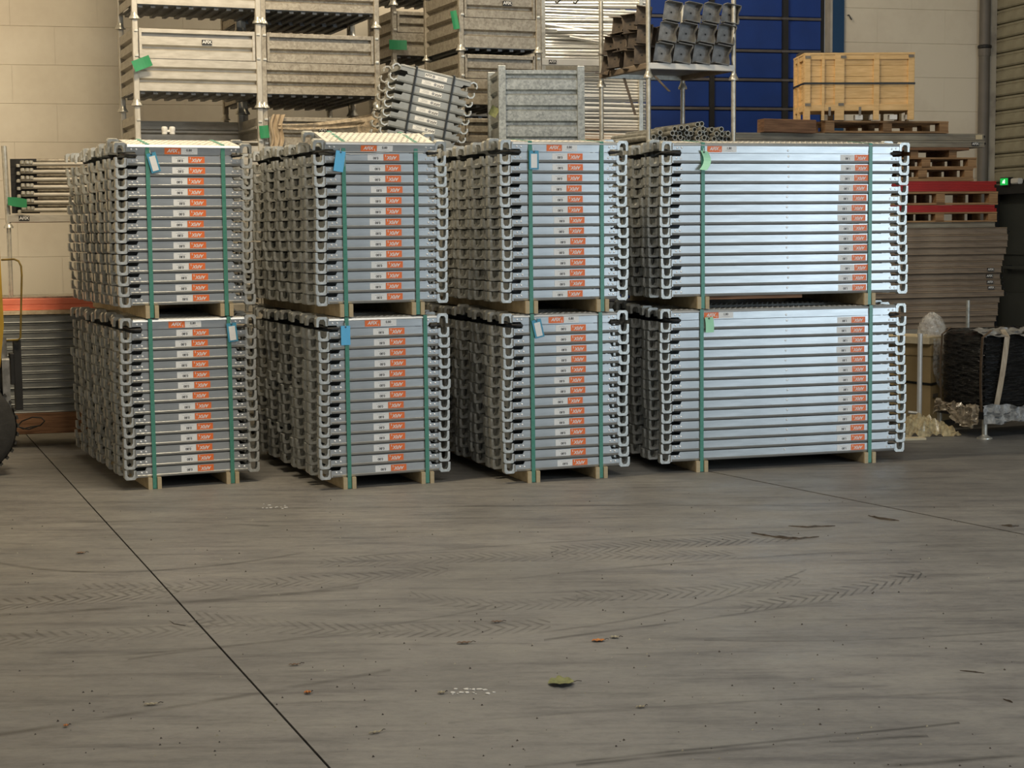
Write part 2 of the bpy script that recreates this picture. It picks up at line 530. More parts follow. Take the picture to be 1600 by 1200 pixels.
LABELS = {}


def tag(o, label, cat, group=None):
    o['label'] = label
    o['category'] = cat
    if group:
        o['group'] = group
    return o


def stru(o):
    o['kind'] = 'structure'
    return o


def thing(name, label, cat, T=None, group=None):
    o = inst(name, None, None, T)
    o.empty_display_size = 0.05
    return tag(o, label, cat, group)


def frame(loc, yaw):
    return Matrix.Translation(loc) @ Matrix.Rotation(yaw, 4, 'Z')


def TR(x, y, z):
    return Matrix.Translation((x, y, z))


def RX(a):
    return Matrix.Rotation(a, 4, 'X')


def RY(a):
    return Matrix.Rotation(a, 4, 'Y')


def RZ(a):
    return Matrix.Rotation(a, 4, 'Z')


def text_mesh(name, body, size, matname, bold=0.0, shear=0.0, ext=0.0):
    cu = bpy.data.curves.new(name, 'FONT')
    cu.body = body
    cu.size = size
    cu.align_x = 'CENTER'
    cu.align_y = 'CENTER'
    cu.offset = bold
    cu.shear = shear
    cu.extrude = ext
    cu.resolution_u = 3
    o = bpy.data.objects.new(name, cu)
    col.objects.link(o)
    bpy.context.view_layer.update()
    me = bpy.data.meshes.new_from_object(o.evaluated_get(bpy.context.evaluated_depsgraph_get()))
    bpy.data.objects.remove(o)
    bpy.data.curves.remove(cu)
    me.name = name
    me.materials.clear()
    me.materials.append(M[matname])
    return me


FACE = RX(PI / 2)     # text plane turned to face -y, reading along +x
ORD = ['top', 'second', 'third', 'fourth', 'fifth', 'sixth', 'seventh', 'eighth', 'ninth', 'tenth', 'eleventh', 'twelfth', 'thirteenth', 'fourteenth', 'bottom']

# ------------------------------------------------------------------ the hall
WB = 0.25                                   # yaw of the building
C0 = Vector((-4.3, 16.0, 0))                # a point on the back wall line
ex = Vector((math.cos(WB), math.sin(WB), 0))
ey = Vector((-math.sin(WB), math.cos(WB), 0))
CORNER_T = 9.89
HW = 6.4


def wallpt(px):                              # distance along the back wall at a sighting
    k = (px - 800) / FPX
    return (k * C0.y - C0.x) / (ex.x - k * ex.y)


BW = frame(C0, WB)                           # local: x along wall, -y into the hall
floor = stru(MB().box(-16, 13, -4, 24, -0.30, -0.02).build('floor', 'joint'))


def clip(poly, n, c):
    """keep the part of a convex polygon where n.p <= c"""
    out = []
    for i in range(len(poly)):
        a, b2 = poly[i], poly[(i + 1) % len(poly)]
        da, db = n.dot(a) - c, n.dot(b2) - c
        if da <= 0:
            out.append(a)
        if da * db < 0:
            out.append(a + (b2 - a) * (da / (da - db)))
    return out


def line(p, q):
    p, q = ground(*p).xy, ground(*q).xy
    d = (q - p).normalized()
    n = Vector((d.y, -d.x))
    return n, n.dot(p)


nA, cA = line((112, 757), (515, 1200))
nB, cB = line((1150, 745), (1600, 835))
rect = [Vector(p) for p in ((-16, -4), (13, -4), (13, 24), (-16, 24))]
g = 0.0045
for sa in (1, -1):
    half = clip(rect, nA * sa, cA * sa - g)
    for sb in (1, -1):
        pl = clip(half, nB * sb, cB * sb - 0.010)
        if len(pl) > 2:
            MB().prism([(p.x, p.y) for p in pl], 'z', -0.02, 0).build('concrete_slab', 'floor', floor)

# back wall with its door opening; courses of painted blocks where the wall shows
tdl, tdr = wallpt(930), wallpt(1315)
bw = MB()
bw.box(-4, tdl, 0.02, 0.25, 0, HW).box(tdr, CORNER_T, 0.02, 0.25, 0, HW).box(tdl, tdr, 0.02, 0.25, 4.7, HW)
wall_back = stru(bw.build('wall_back', 'block', None, BW))
BH, BL = 0.362, 0.80
bm_full = MB().cbox(0.0006, BL - 0.0006, 0, 0.03, 0.0008, BH - 0.0008, 0.0022).mesh('block', 'block')
bm_half = MB().cbox(0.0006, BL / 2 - 0.0006, 0, 0.03, 0.0008, BH - 0.0008, 0.0022).mesh('block', 'block')
for (a, b2) in ((-1.6, 1.6 + 0.8), (tdr, CORNER_T)):
    for r in range(13):
        x = a + (0 if r % 2 else -BL / 2)
        while x < b2 - 0.05:
            x0 = max(x, a)
            wdt = min(x + BL, b2) - x0
            if abs(wdt - BL) < 0.01:
                me = bm_full
            elif abs(wdt - BL / 2) < 0.01:
                me = bm_half
            else:
                me = MB().cbox(0.0006, wdt - 0.0006, 0, 0.03, 0.0008, BH - 0.0008, 0.0022).mesh('block', 'block')
            inst('block', me, wall_back, TR(x0, 0, r * BH + 0.02))
            x += BL

# blue industrial door in the back wall
door = stru(MB().box(tdl, tdr - 0.16, 0.12, 0.2, 0, 4.7).build('door_1', 'dark', None, BW))
tcol = wallpt(1230)
trr = wallpt(1286)
tmid = wallpt(1117)
zr = [(at(1180, y, 17.6).z) for y in (24, 76, 122, 168)]
zr = sorted([zr[-1] - 0.285 * k for k in range(1, 8)] + zr + [zr[0] + 0.285, zr[0] + 0.57, zr[0] + 0.86])
for z0, z1 in zip(zr, zr[1:]):
    for (a, b2) in ((tdl + 0.02, tmid - 0.028), (tmid + 0.028, tcol - 0.03), (tcol + 0.03, trr)):
        MB().cbox(a, b2, 0.09, 0.12, z0 + 0.022, z1 - 0.012, 0.008).build('panel', 'blue', door)
for z0 in zr:
    MB().cbox(tdl + 0.02, tcol - 0.03, 0.075, 0.12, z0 - 0.012, z0 + 0.018, 0.005).build('rail', 'rib', door)
    MB().cbox(tcol + 0.03, trr, 0.075, 0.12, z0 - 0.012, z0 + 0.018, 0.005).build('rail', 'rib', door)
MB().box(tcol - 0.03, tcol + 0.03, 0.05, 0.12, 0, 4.7).build('stile', 'dark', door)
MB().box(tmid - 0.026, tmid + 0.026, 0.06, 0.12, 0, 4.7).build('stile', 'dark', door)
for z0 in zr:
    MB().cbox(tcol - 0.045, tcol + 0.045, 0.045, 0.05, z0 - 0.012, z0 + 0.012, 0.002).build('hinge', 'rib', door)
stru(MB().box(tdr - 0.155, tdr - 0.13, -0.02, 0.12, 0, 4.7).build('trim_1', 'trim', None, BW))
stru(MB().box(tdr - 0.13, tdr, -0.03, 0.12, 0, 4.7).build('trim_2', 'blue_jamb', None, BW))
# wall hook beside the jamb
hk = MB().tube([(0, 0, 0.03), (0, -0.03, 0.03), (0.01, -0.04, 0.0), (0.03, -0.03, -0.02)], 0.006, 6).build('wall_hook', 'dark', None, BW @ TR(wallpt(1322), -0.002, at(1322, 28, 18).z))
tag(hk, 'small dark hook on the pale wall right of the blue door', 'hook')

# corner pilaster, downpipe
MBp = MB().box(CORNER_T - 0.11, CORNER_T, -0.10, 0.02, 0, HW)
stru(MBp.build('trim_3', 'pilaster', None, BW))
tp = wallpt(1528)
dp = thing('downpipe', 'grey round downpipe running down the wall beside the corner', 'pipe', BW @ TR(tp, -0.075, 0))
MB().tube([(0, 0, 0), (0, 0, HW)], 0.06, 16).build('pipe', 'pipe', dp, smooth=True)
zc = at(1528, 71, 18.2).z
MB().lathe([(0.06, -0.02), (0.075, -0.012), (0.075, 0.012), (0.06, 0.02)], 16, (0, 0, zc)).build('collar', 'dark', dp)
MB().lathe([(0.06, -0.10), (0.066, -0.10), (0.066, -0.02), (0.06, -0.02)], 16, (0, 0, zc)).build('socket', 'pipe', dp)

# right wall: ribbed cladding above a dark door
RWo = C0 + ex * CORNER_T
RW = frame(RWo, WB - PI / 2)                 # local: x away from the corner toward the camera, -y into the hall... (see below)
# local x = (sin WB, -cos WB), local y = (cos WB, sin WB): +y lies outside the hall
zdoor = at(1575, 288, 17.9).z
GY0, GY1 = 10.2, 15.2                        # the big open gate nearer the camera
rw = MB().box(0, GY0, 0.04, 0.25, zdoor, HW).box(GY1, 24, 0.04, 0.25, 0, HW).box(GY0, GY1, 0.04, 0.25, 4.8, HW).box(4.2, GY0, 0.04, 0.25, 0, zdoor)
wall_right = stru(rw.build('wall_right', 'clad', None, RW))
z = zdoor + 0.03
k = 0
while z < 4.6:
    hgt = 0.155
    pr = [(0.04, 0), (0.012, 0.004), (0.0, 0.02), (0.0, hgt * 0.62), (0.012, hgt * 0.68), (0.012, hgt * 0.74), (0.004, hgt * 0.80), (0.004, hgt - 0.012), (0.04, hgt - 0.004)]
    MB().prism(pr, 'x', 0.0, 5.0, 0).build('cladding_panel', 'clad', wall_right, TR(0, 0, z))
    z += hgt
    k += 1
d2 = stru(MB().box(0.03, 4.2, 0.10, 0.2, 0, zdoor - 0.10).build('door_2', 'gate', None, RW))
MB().box(0.0, 4.2, -0.03, 0.2, zdoor - 0.10, zdoor).build('header', 'dark', d2)
MB().box(0.0, 0.05, -0.02, 0.2, 0, zdoor - 0.10).build('frame', 'dark', d2)
for kk in range(4):
    MB().cbox(0.15 + kk * 1.0, 1.05 + kk * 1.0, 0.085, 0.10, 0.1, 0.95, 0.01).build('panel', 'gate', d2)
    MB().cbox(0.15 + kk * 1.0, 1.05 + kk * 1.0, 0.085, 0.10, 1.35, zdoor - 0.2, 0.01).build('panel', 'gate', d2)
MB().cbox(0.25, 1.6, 0.03, 0.055, 1.20, 1.235, 0.006).build('push_bar', 'gate', d2)
for q in (0.3, 1.5):
    MB().box(q - 0.02, q + 0.02, 0.05, 0.10, 1.19, 1.245).build('bar_mount', 'dark', d2)
# far side walls and roof that close the hall
stru(MB().box(-0.25, 0, 0, 24, 0, HW).build('wall_left', 'block', None, frame(C0 + ex * -4.0 + ey * -22, WB)))
ce = MB()
stru(MB().box(-6, CORNER_T + 1, -22, 0.25, HW, HW + 0.2).build('ceiling', 'trim', None, BW))

# exit sign over the dark door
ex_o = thing('exit_sign', 'small glowing green exit sign above the dark door', 'sign', RW @ TR(0.32, -0.06, at(1580, 282, 17.6).z))
MB().box(0, 0.17, 0, 0.05, -0.045, 0.045).build('case', 'dark', ex_o)
MB().box(0.008, 0.155, -0.004, 0, -0.036, 0.036).build('panel', 'exit', ex_o)
MB().box(0.06, 0.075, -0.006, -0.003, -0.01, 0.012).box(0.05, 0.085, -0.006, -0.003, -0.016, -0.008).box(0.085, 0.1, -0.006, -0.003, -0.02, 0.022).build('running_figure', 'exit_white', ex_o)
lm_o = thing('emergency_lamp', 'small white emergency lamp beside the green exit sign', 'lamp', RW @ TR(0.53, -0.06, at(1580, 282, 17.6).z))
MB().cbox(0, 0.14, 0, 0.06, -0.03, 0.03, 0.012).build('housing', 'plastic_white', lm_o)

# ------------------------------------------------------------------ scaffold planks in strapped bundles
PH, PW, PITCHZ, PD = 0.066, 0.318, 0.0695, 0.3316


def plank_body(L):
    b_ = MB()
    x0, x1 = 0.0, L
    # side sheets with corner notches; each side = outline extruded with a rolled bead near the deck
    n0, n1, nz = 0.050, 0.060, 0.020
    for s in (0, 1):
        def Yv(v):
            return v if s == 0 else PW - v
        rows = [(0.0045, 0.0), (0.0045, 0.0475), (0.0, 0.0505), (0.001, 0.0535), (0.0045, 0.062), (0.010, PH)]
        prof_hi = [(0.0045, nz)] + rows[1:]
        # upper strip: full length
        vs, fs = [], []
        for (yy, zz) in prof_hi:
            vs += [(x0, Yv(yy), zz), (x1, Yv(yy), zz)]
        for i in range(len(prof_hi) - 1):
            q = (2 * i, 2 * i + 1, 2 * i + 3, 2 * i + 2)
            fs.append(q if s == 0 else q[::-1])
        b_.add(vs, fs)
        vs = [(x0 + n0, Yv(0.0045), nz), (x1 - n0, Yv(0.0045), nz), (x1 - n1, Yv(0.0045), 0), (x0 + n1, Yv(0.0045), 0)]
        q = (3, 2, 1, 0)
        b_.add(vs, [q if s == 0 else q[::-1]])
        # bottom return flange
        vs = [(x0 + n1, Yv(0.0045), 0), (x1 - n1, Yv(0.0045), 0), (x1 - n1, Yv(0.03), 0.002), (x0 + n1, Yv(0.03), 0.002)]
        q = (0, 3, 2, 1)
        b_.add(vs, [q if s == 0 else q[::-1]])
    # deck sheet
    b_.add([(x0, 0.010, PH), (x1, 0.010, PH), (x1, PW - 0.010, PH), (x0, PW - 0.010, PH)], [(0, 1, 2, 3)])
    # end plates with folded rims
    for (a, c) in ((x0 - 0.005, x0 + 0.001), (x1 - 0.001, x1 + 0.005)):
        b_.box(a, c, 0.004, PW - 0.004, nz, PH - 0.004)
        b_.box(a - 0.003 if a < x0 else a, c if a < x0 else c + 0.003, 0.002, 0.012, nz, PH - 0.002)
        b_.box(a - 0.003 if a < x0 else a, c if a < x0 else c + 0.003, PW - 0.012, PW - 0.002, nz, PH - 0.002)
    return b_


CLAW = [(-0.076, 0.012), (-0.076, 0.064), (-0.066, 0.077), (-0.010, 0.077), (-0.001, 0.068), (-0.001, 0.016), (-0.015, 0.016), (-0.0175, 0.046), (-0.026, 0.060), (-0.050, 0.060), (-0.059, 0.046), (-0.061, 0.012)]


def claw_mb(x, y, side, poly=CLAW):
    p = [(x + q[0], q[1]) if side < 0 else (x - q[0], q[1]) for q in poly]
    return MB().prism(p, 'y', y - 0.024, y + 0.024)


CY = (0.034, PW - 0.048)
KIND = {}
for nm, L in (('short', 0.74), ('long', 1.703)):
    bb = plank_body(L)
    KIND[nm] = dict(L=L, body=bb.mesh('scaffold_plank', 'galv'), bodyMB=bb,
                    claws=[claw_mb(-0.006, y, -1).mesh('claw', 'claw') for y in CY] + [claw_mb(L + 0.006, y, 1).mesh('claw', 'claw') for y in CY])
    dm = MB().box(0.004, L - 0.004, 0.014, PW - 0.014, PH - 0.002, PH + 0.0015)
    nx, ny = int(L / 0.040), 7
    for j in range(ny):
        for i in range(nx - 1):
            cx = 0.035 + (i + 0.5 * (j % 2)) * (L - 0.06) / (nx - 1)
            cy = 0.034 + j * (PW - 0.068) / (ny - 1)
            n = 6
            vs = [(cx + r * math.cos(2 * PI * k / n), cy + r * math.sin(2 * PI * k / n), zz) for (r, zz) in ((0.0115, PH + 0.0014), (0.0085, PH + 0.004)) for k in range(n)]
            dm.add(vs, [(k, (k + 1) % n, n + (k + 1) % n, n + k) for k in range(n)], 0)
            dm.add([vs[n + k] for k in range(n)], [tuple(range(n))], 1)
    KIND[nm]['dimples'] = dm.mesh('lit_stamped_deck', ['dimple', 'hole'])

rv = MB()
rv.lathe([(0.0075, 0), (0.0065, 0.002), (0.003, 0.0035)], 8)
rivet_me = rv.mesh('rivet', 'rivet')
ST_W, ST_H = 0.107, 0.041
st_or = MB().box(0, ST_W, -0.0008, 0, 0, ST_H).mesh('brand_sticker', 'orange')
st_wh = MB().box(0, ST_W, -0.0008, 0, 0, ST_H).mesh('size_sticker', 'paper')
TXT = text_mesh('lettering', 'AFIX', 0.0300, 'white_print', 0.0009, 0.25)
TXT80 = text_mesh('lettering', '0.80', 0.0215, 'black_print', 0.0006)
TXT180 = text_mesh('lettering', '1.80', 0.0215, 'black_print', 0.0006)
tick_me = MB().box(-0.002, 0.002, -0.0004, 0, -0.007, 0.007).box(-0.004, 0.002, -0.0004, 0, 0.004, 0.007).mesh('emblem', 'white_print')
rule_me = MB().box(-0.028, 0.028, -0.0004, 0, -0.0006, 0.0006).box(-0.008, 0.012, -0.0004, 0, -0.005, -0.004).mesh('fine_print', 'grey_print')

STACKS = [dict(p=(-2.464, 10.811), w=0.413, k='short', name='leftmost', straps=[(0.155, 0.86), (0.175, 0.845)], deep=6, tilt=0.155),
          dict(p=(-1.1709, 10.7355), w=0.3957, k='short', name='second', straps=[(0.15, 0.88), (0.15, 0.815)], deep=6, tilt=0.265),
          dict(p=(0.0182, 10.9277), w=0.3455, k='short', name='third', straps=[(0.17, 0.83), (0.165, 0.85)], deep=6, tilt=0.09),
          dict(p=(1.0981, 11.3195), w=0.2824, k='long', name='rightmost', straps=[(0.125, 0.88), (0.13, 0.872)], deep=4, tilt=0.095)]
ZLOW, ZUP = 0.0786, 1.2098
rest = MB()
rest_claw = {k: MB() for k in KIND}
for k in KIND:
    L = KIND[k]['L']
    for y in CY:
        rest_claw[k].merge(claw_mb(-0.006, y, -1), Matrix.Identity(4))
        rest_claw[k].merge(claw_mb(L + 0.006, y, 1), Matrix.Identity(4))
n_ind = 0
SNAME = ['leftmost', 'second', 'third', 'rightmost']


def strap_things(F, L, fr, z0, z1, depth, tiltz, lab, zb):
    """two green straps round a bundle, plus the two timber bearers under it"""
    for q, f_ in enumerate(fr):
        x = f_ * L
        side = 'left' if q == 0 else 'right'
        e = 0.003
        th = 0.0022
        pts = [(x, -e, zb + 0.003), (x, -e, z1 - 0.018), (x, -e + 0.001, z1 + 0.003), (x, PW, z1 + tiltz + 0.004), (x, PW + 0.12, z1 + 0.012), (x, depth + e, z1 + 0.011), (x, depth + e, zb + 0.003), (x, -e, zb + 0.003)]
        o = MB().band(pts, (1, 0, 0), 0.0265, th).build('packing_strap', 'strap', None, F)
        tag(o, 'green plastic strap round the %s, %s side' % (lab, side), 'strap', 'green packing straps')
        bt = thing('timber_bearer', 'pair of timber boards under the %s, %s side' % (lab, side), 'bearer', F @ TR(x, 0, zb), 'timber bearers')
        for s in (-1, 1):
            MB().cbox(0, depth + 0.02, -0.0135, 0.0135, 0.0, z0 - zb - 0.001, 0.002).build('board', 'bearer', bt, TR(s * 0.030 + random.uniform(-.001, .001), -0.012, 0.0) @ RZ(PI / 2))


def make_plank(k, T, label, d, row, top, sx):
    global n_ind
    K = KIND[k]
    o = inst('scaffold_plank', K['body'], None, T)
    tag(o, label, 'plank', 'strapped galvanised scaffold planks')
    n_ind += 1
    for c in (K['claws'] if d == 0 else K['claws'][:4]):
        inst('claw', c, o)
    if top and d < 2:
        dd = inst('lit_stamped_deck', K['dimples'], o)
        dd['kind'] = 'stuff'
    if d == 0:
        L = K['L']
        for x in (0.026, 0.058, L - 0.058, L - 0.026):
            inst('rivet', rivet_me, o, TR(x + random.uniform(-.003, .003), 0.0045, 0.034 + random.uniform(-.002, .002)) @ RX(PI / 2))
        if k == 'long':
            inst('rivet', rivet_me, o, TR(L / 2 + random.uniform(-.006, .006), 0.0045, 0.018) @ RX(PI / 2))
        xs = 0.243 + sx
        s1 = inst('brand_sticker', st_or, o, TR(xs, 0.0042, 0.0055))
        inst('lettering', TXT, s1, TR(0.050, -0.0012, 0.0225) @ FACE)
        inst('emblem', tick_me, s1, TR(ST_W - 0.013, -0.0009, 0.012))
        s2 = inst('size_sticker', st_wh, o, TR(xs + ST_W + 0.002, 0.0042, 0.0055))
        inst('lettering', TXT80 if k == 'short' else TXT180, s2, TR(0.052, -0.0012, 0.026) @ FACE)
        inst('fine_print', rule_me, s2, TR(0.053, -0.0009, 0.011))
    return o


for si, S in enumerate(STACKS):
    K = KIND[S['k']]
    L = K['L']
    for lev, z0 in ((0, ZLOW), (1, ZUP)):
        F = frame((S['p'][0], S['p'][1], 0), S['w'])
        bname = '%s bundle of %s stack' % (('lower', 'upper')[lev], S['name'])
        wander = random.uniform(0, 6)
        for r in range(15):                       # r = 0 top row
            z = z0 + (14 - r) * PITCHZ
            for d in range(S['deep']):
                jx = 0.006 * math.sin(wander + r * 0.5) + random.uniform(-0.003, 0.003) + (random.uniform(-0.012, 0.012) if d else 0)
                jy = d * PD + (random.uniform(-0.004, 0.004) if d else random.uniform(-0.0015, 0.0015))
                top = r == 0
                if top:
                    T = TR(jx, jy, z)
                    if lev == 1 and d == 0:
                        T = TR(jx, jy, z - 0.001) @ RX(S['tilt'])
                    if d > 0 and random.random() < 0.6:
                        T = T @ RX(random.uniform(-0.05, 0.07))
                        T = TR(0, 0, 0.010) @ T
                else:
                    T = TR(jx + L, jy, z + PH) @ RY(PI)
                T = F @ T
                own = d < 2 or (d == 2 and si < 2)
                if own:
                    row = 'bottom' if r == 14 else ORD[r]
                    rw_ = {'top': 'top row', 'bottom': 'bottom row'}.get(row, row + ' row down')
                    pos = ('front', 'second from front', 'third from front')[d]
                    make_plank(S['k'], T, 'galvanised plank, %s, %s, %s' % (rw_, pos, bname), d, r, top, random.uniform(-0.012, 0.006))
                else:
                    rest.merge(K['bodyMB'], T)
                    c_ = rest_claw[S['k']]
                    off = len(rest.mi)
                    rest.merge(c_, T)
                    for i in range(off, len(rest.mi)):
                        rest.mi[i] = 1
        ztop = z0 + 15 * PITCHZ - 0.003
        strap_things(F, L, S['straps'][lev], z0, ztop, (S['deep'] - 1) * PD + PW, PW * math.sin(S['tilt']) if lev else 0.0, bname, 0.0 if lev == 0 else ZLOW + 15 * PITCHZ + 0.004)
        # black rubber tie threaded through the notches under the top row
        zt = z0 + 14 * PITCHZ - 0.002
        for s in (-1, 1):
            X = (lambda q: q) if s < 0 else (lambda q: L - q)
            ends = 0.27 if s < 0 else 0.05
            o = MB().tube([(X(0.052), 0.03, zt), (X(0.048), -0.006, zt), (X(0.01), -0.010, zt + 0.002), (X(-0.014), -0.004, zt + 0.004), (X(-0.016), 0.05, zt + 0.007), (X(-0.016), ends * 0.6, zt + 0.011), (X(-0.014), ends, zt + 0.004)], [0.012, 0.012, 0.008, 0.005, 0.005, 0.005, 0.004], 7).build('rubber_tie', 'black_rub', None, F)
            tag(o, 'black rubber tie under top row, %s end of %s' % ('left' if s < 0 else 'right', bname), 'tie', 'black rubber ties')
ro = rest.build('stacked_scaffold_planks', ['galv', 'claw'])
ro['kind'] = 'stuff'
tag(ro, 'remaining rows of galvanised planks deep inside the strapped bundles', 'planks')

# tags on the straps -----------------------------------------------------------
def hang_tag(name, label, F, x, z, ang, w, h, m_, paper=False, bend=0.0, y=-0.012):
    t = thing(name, label, 'tag', F @ TR(x, y, z) @ RY(ang), 'tags hanging on the green straps')
    n = 6
    pts = [(bend * math.sin(PI * i / n) * 1.0, -bend * 0.6 * (i / n) ** 2, -h * i / n) for i in range(n + 1)]
    MB().band(pts, (1, -0.25 * bool(bend), 0), w, 0.0018).build('card', m_, t)
    MB().ring((0, -0.003, -0.008), (0, 0.003, -0.008), 0.006, 0.003, 8).build('eyelet', 'black_rub', t)
    MB().tube([(0, -0.002, -0.008), (-0.004, 0.002, 0.008), (-0.002, 0.006, 0.018)], 0.0016, 5).build('string', 'cord', t)
    if paper:
        MB().box(-w * 0.32, w * 0.32, -0.0025, -0.0010, -h * 0.92, -h * 0.17).build('paper_slip', 'paper', t)
    return t


def SF(i):
    S = STACKS[i]
    return frame((S['p'][0], S['p'][1], 0), S['w'])


hang_tag('strap_tag', 'blue tag with white slip, slanted, on the upper leftmost bundle', SF(0), 0.150, 2.195, -0.26, 0.062, 0.128, 'blue_tag', True)
hang_tag('strap_tag', 'blue tag with white slip near right strap of lower leftmost bundle', SF(0), 0.650, 1.078, -0.10, 0.066, 0.125, 'blue_tag', True)
hang_tag('strap_tag', 'plain sky-blue tag on the left strap of the upper second bundle', SF(1), 0.092, 2.190, 0.16, 0.064, 0.132, 'sky_tag')
hang_tag('strap_tag', 'plain sky-blue upright tag on the lower bundle of the second stack', SF(1), 0.100, 1.068, 0.0, 0.062, 0.125, 'sky_tag')
hang_tag('strap_tag', 'blue tag with white slip hanging straight on upper third bundle', SF(2), 0.145, 2.190, 0.0, 0.066, 0.122, 'blue_tag', True)
hang_tag('strap_tag', 'blue tag with white slip, tilted, on the lower third bundle', SF(2), 0.150, 1.085, -0.22, 0.066, 0.122, 'blue_tag', True)
hang_tag('strap_tag', 'curled mint-green tag on the upper bundle of the rightmost stack', SF(3), 0.222, 2.195, 0.12, 0.050, 0.130, 'mint_tag', False, 0.030, -0.02)
hang_tag('strap_tag', 'mint-green tag hanging straight on lower bundle of rightmost stack', SF(3), 0.258, 1.068, -0.05, 0.056, 0.105, 'mint_tag', False, 0.004, -0.02)
# loose white cord round the top of the second upper bundle
S = STACKS[1]
zz = ZUP + 14 * PITCHZ
o = MB().tube([(0.10, -0.006, zz + 0.004), (0.3, -0.007, zz + 0.006), (0.66, -0.006, zz + 0.008)], 0.002, 5).tube([(0.10, -0.006, zz - 0.002), (0.16, -0.006, zz - 0.012), (0.28, -0.007, zz - 0.008), (0.42, -0.006, zz + 0.004)], 0.002, 5).tube([(0.118, -0.006, zz - 0.01), (0.118, -0.006, zz - 0.09)], 0.0016, 5).build('white_cord', 'cord', None, SF(1))
tag(o, 'thin white cord tied across the top row of second upper bundle', 'cord')
# board wedged under the upper rightmost bundle
o = MB().cbox(0.27, 0.98, 0.03, 0.12, 0, 0.024, 0.002).build('spacer_board', 'redwood', None, SF(3) @ TR(0, 0, ZUP - 0.0245))
tag(o, 'thin reddish board lying under the upper rightmost bundle', 'board')
# ------------------------------------------------------------------ steel stillages behind the bundles
def corr(L, bands, y_out=0.0, y_in=0.036, t=0.004, axis='x', sl=0.014):
    """corrugated sheet: bands = [(z0, z1, out?)] stacked upward, extruded along its length"""
    fr, bk = [], []
    for (z0, z1, o) in bands:
        y = y_out if o else y_in
        fr += [(y, z0 + (0 if z0 == bands[0][0] else sl / 2)), (y, z1 - (0 if z1 == bands[-1][1] else sl / 2))]
    bk = [(y + t, z) for (y, z) in fr][::-1]
    return MB().prism(fr + bk, 'x', 0, L)


def ribs(z0, z1, n, frac=0.40):
    """n proud bands separated by recessed grooves"""
    hgt = (z1 - z0) / (n + (n - 1) * frac)
    out, z = [], z0
    for i in range(n):
        out.append((z, z + hgt, True))
        z += hgt
        if i < n - 1:
            out.append((z, z + hgt * frac, False))
            z += hgt * frac
    return out


foot_me = MB().lathe([(0.026, 0.052), (0.028, 0.03), (0.040, 0.014), (0.044, 0.004), (0.044, 0.0)], 12).mesh('foot', 'post', True)
plate_txt = text_mesh('lettering', 'AFIX', 0.034, 'white_print', 0.0008)
plate_me = MB().cbox(-0.040, 0.040, -0.003, 0, -0.019, 0.019, 0.001).mesh('name_plate', 'black_print')


def name_plate(parent, x, z, y=-0.001, s=1.0):
    p = inst('name_plate', plate_me, parent, TR(x, y, z) @ Matrix.Scale(s, 4))
    inst('lettering', plate_txt, p, TR(0, -0.0036, 0.001) @ FACE)
    return p


STC = {}


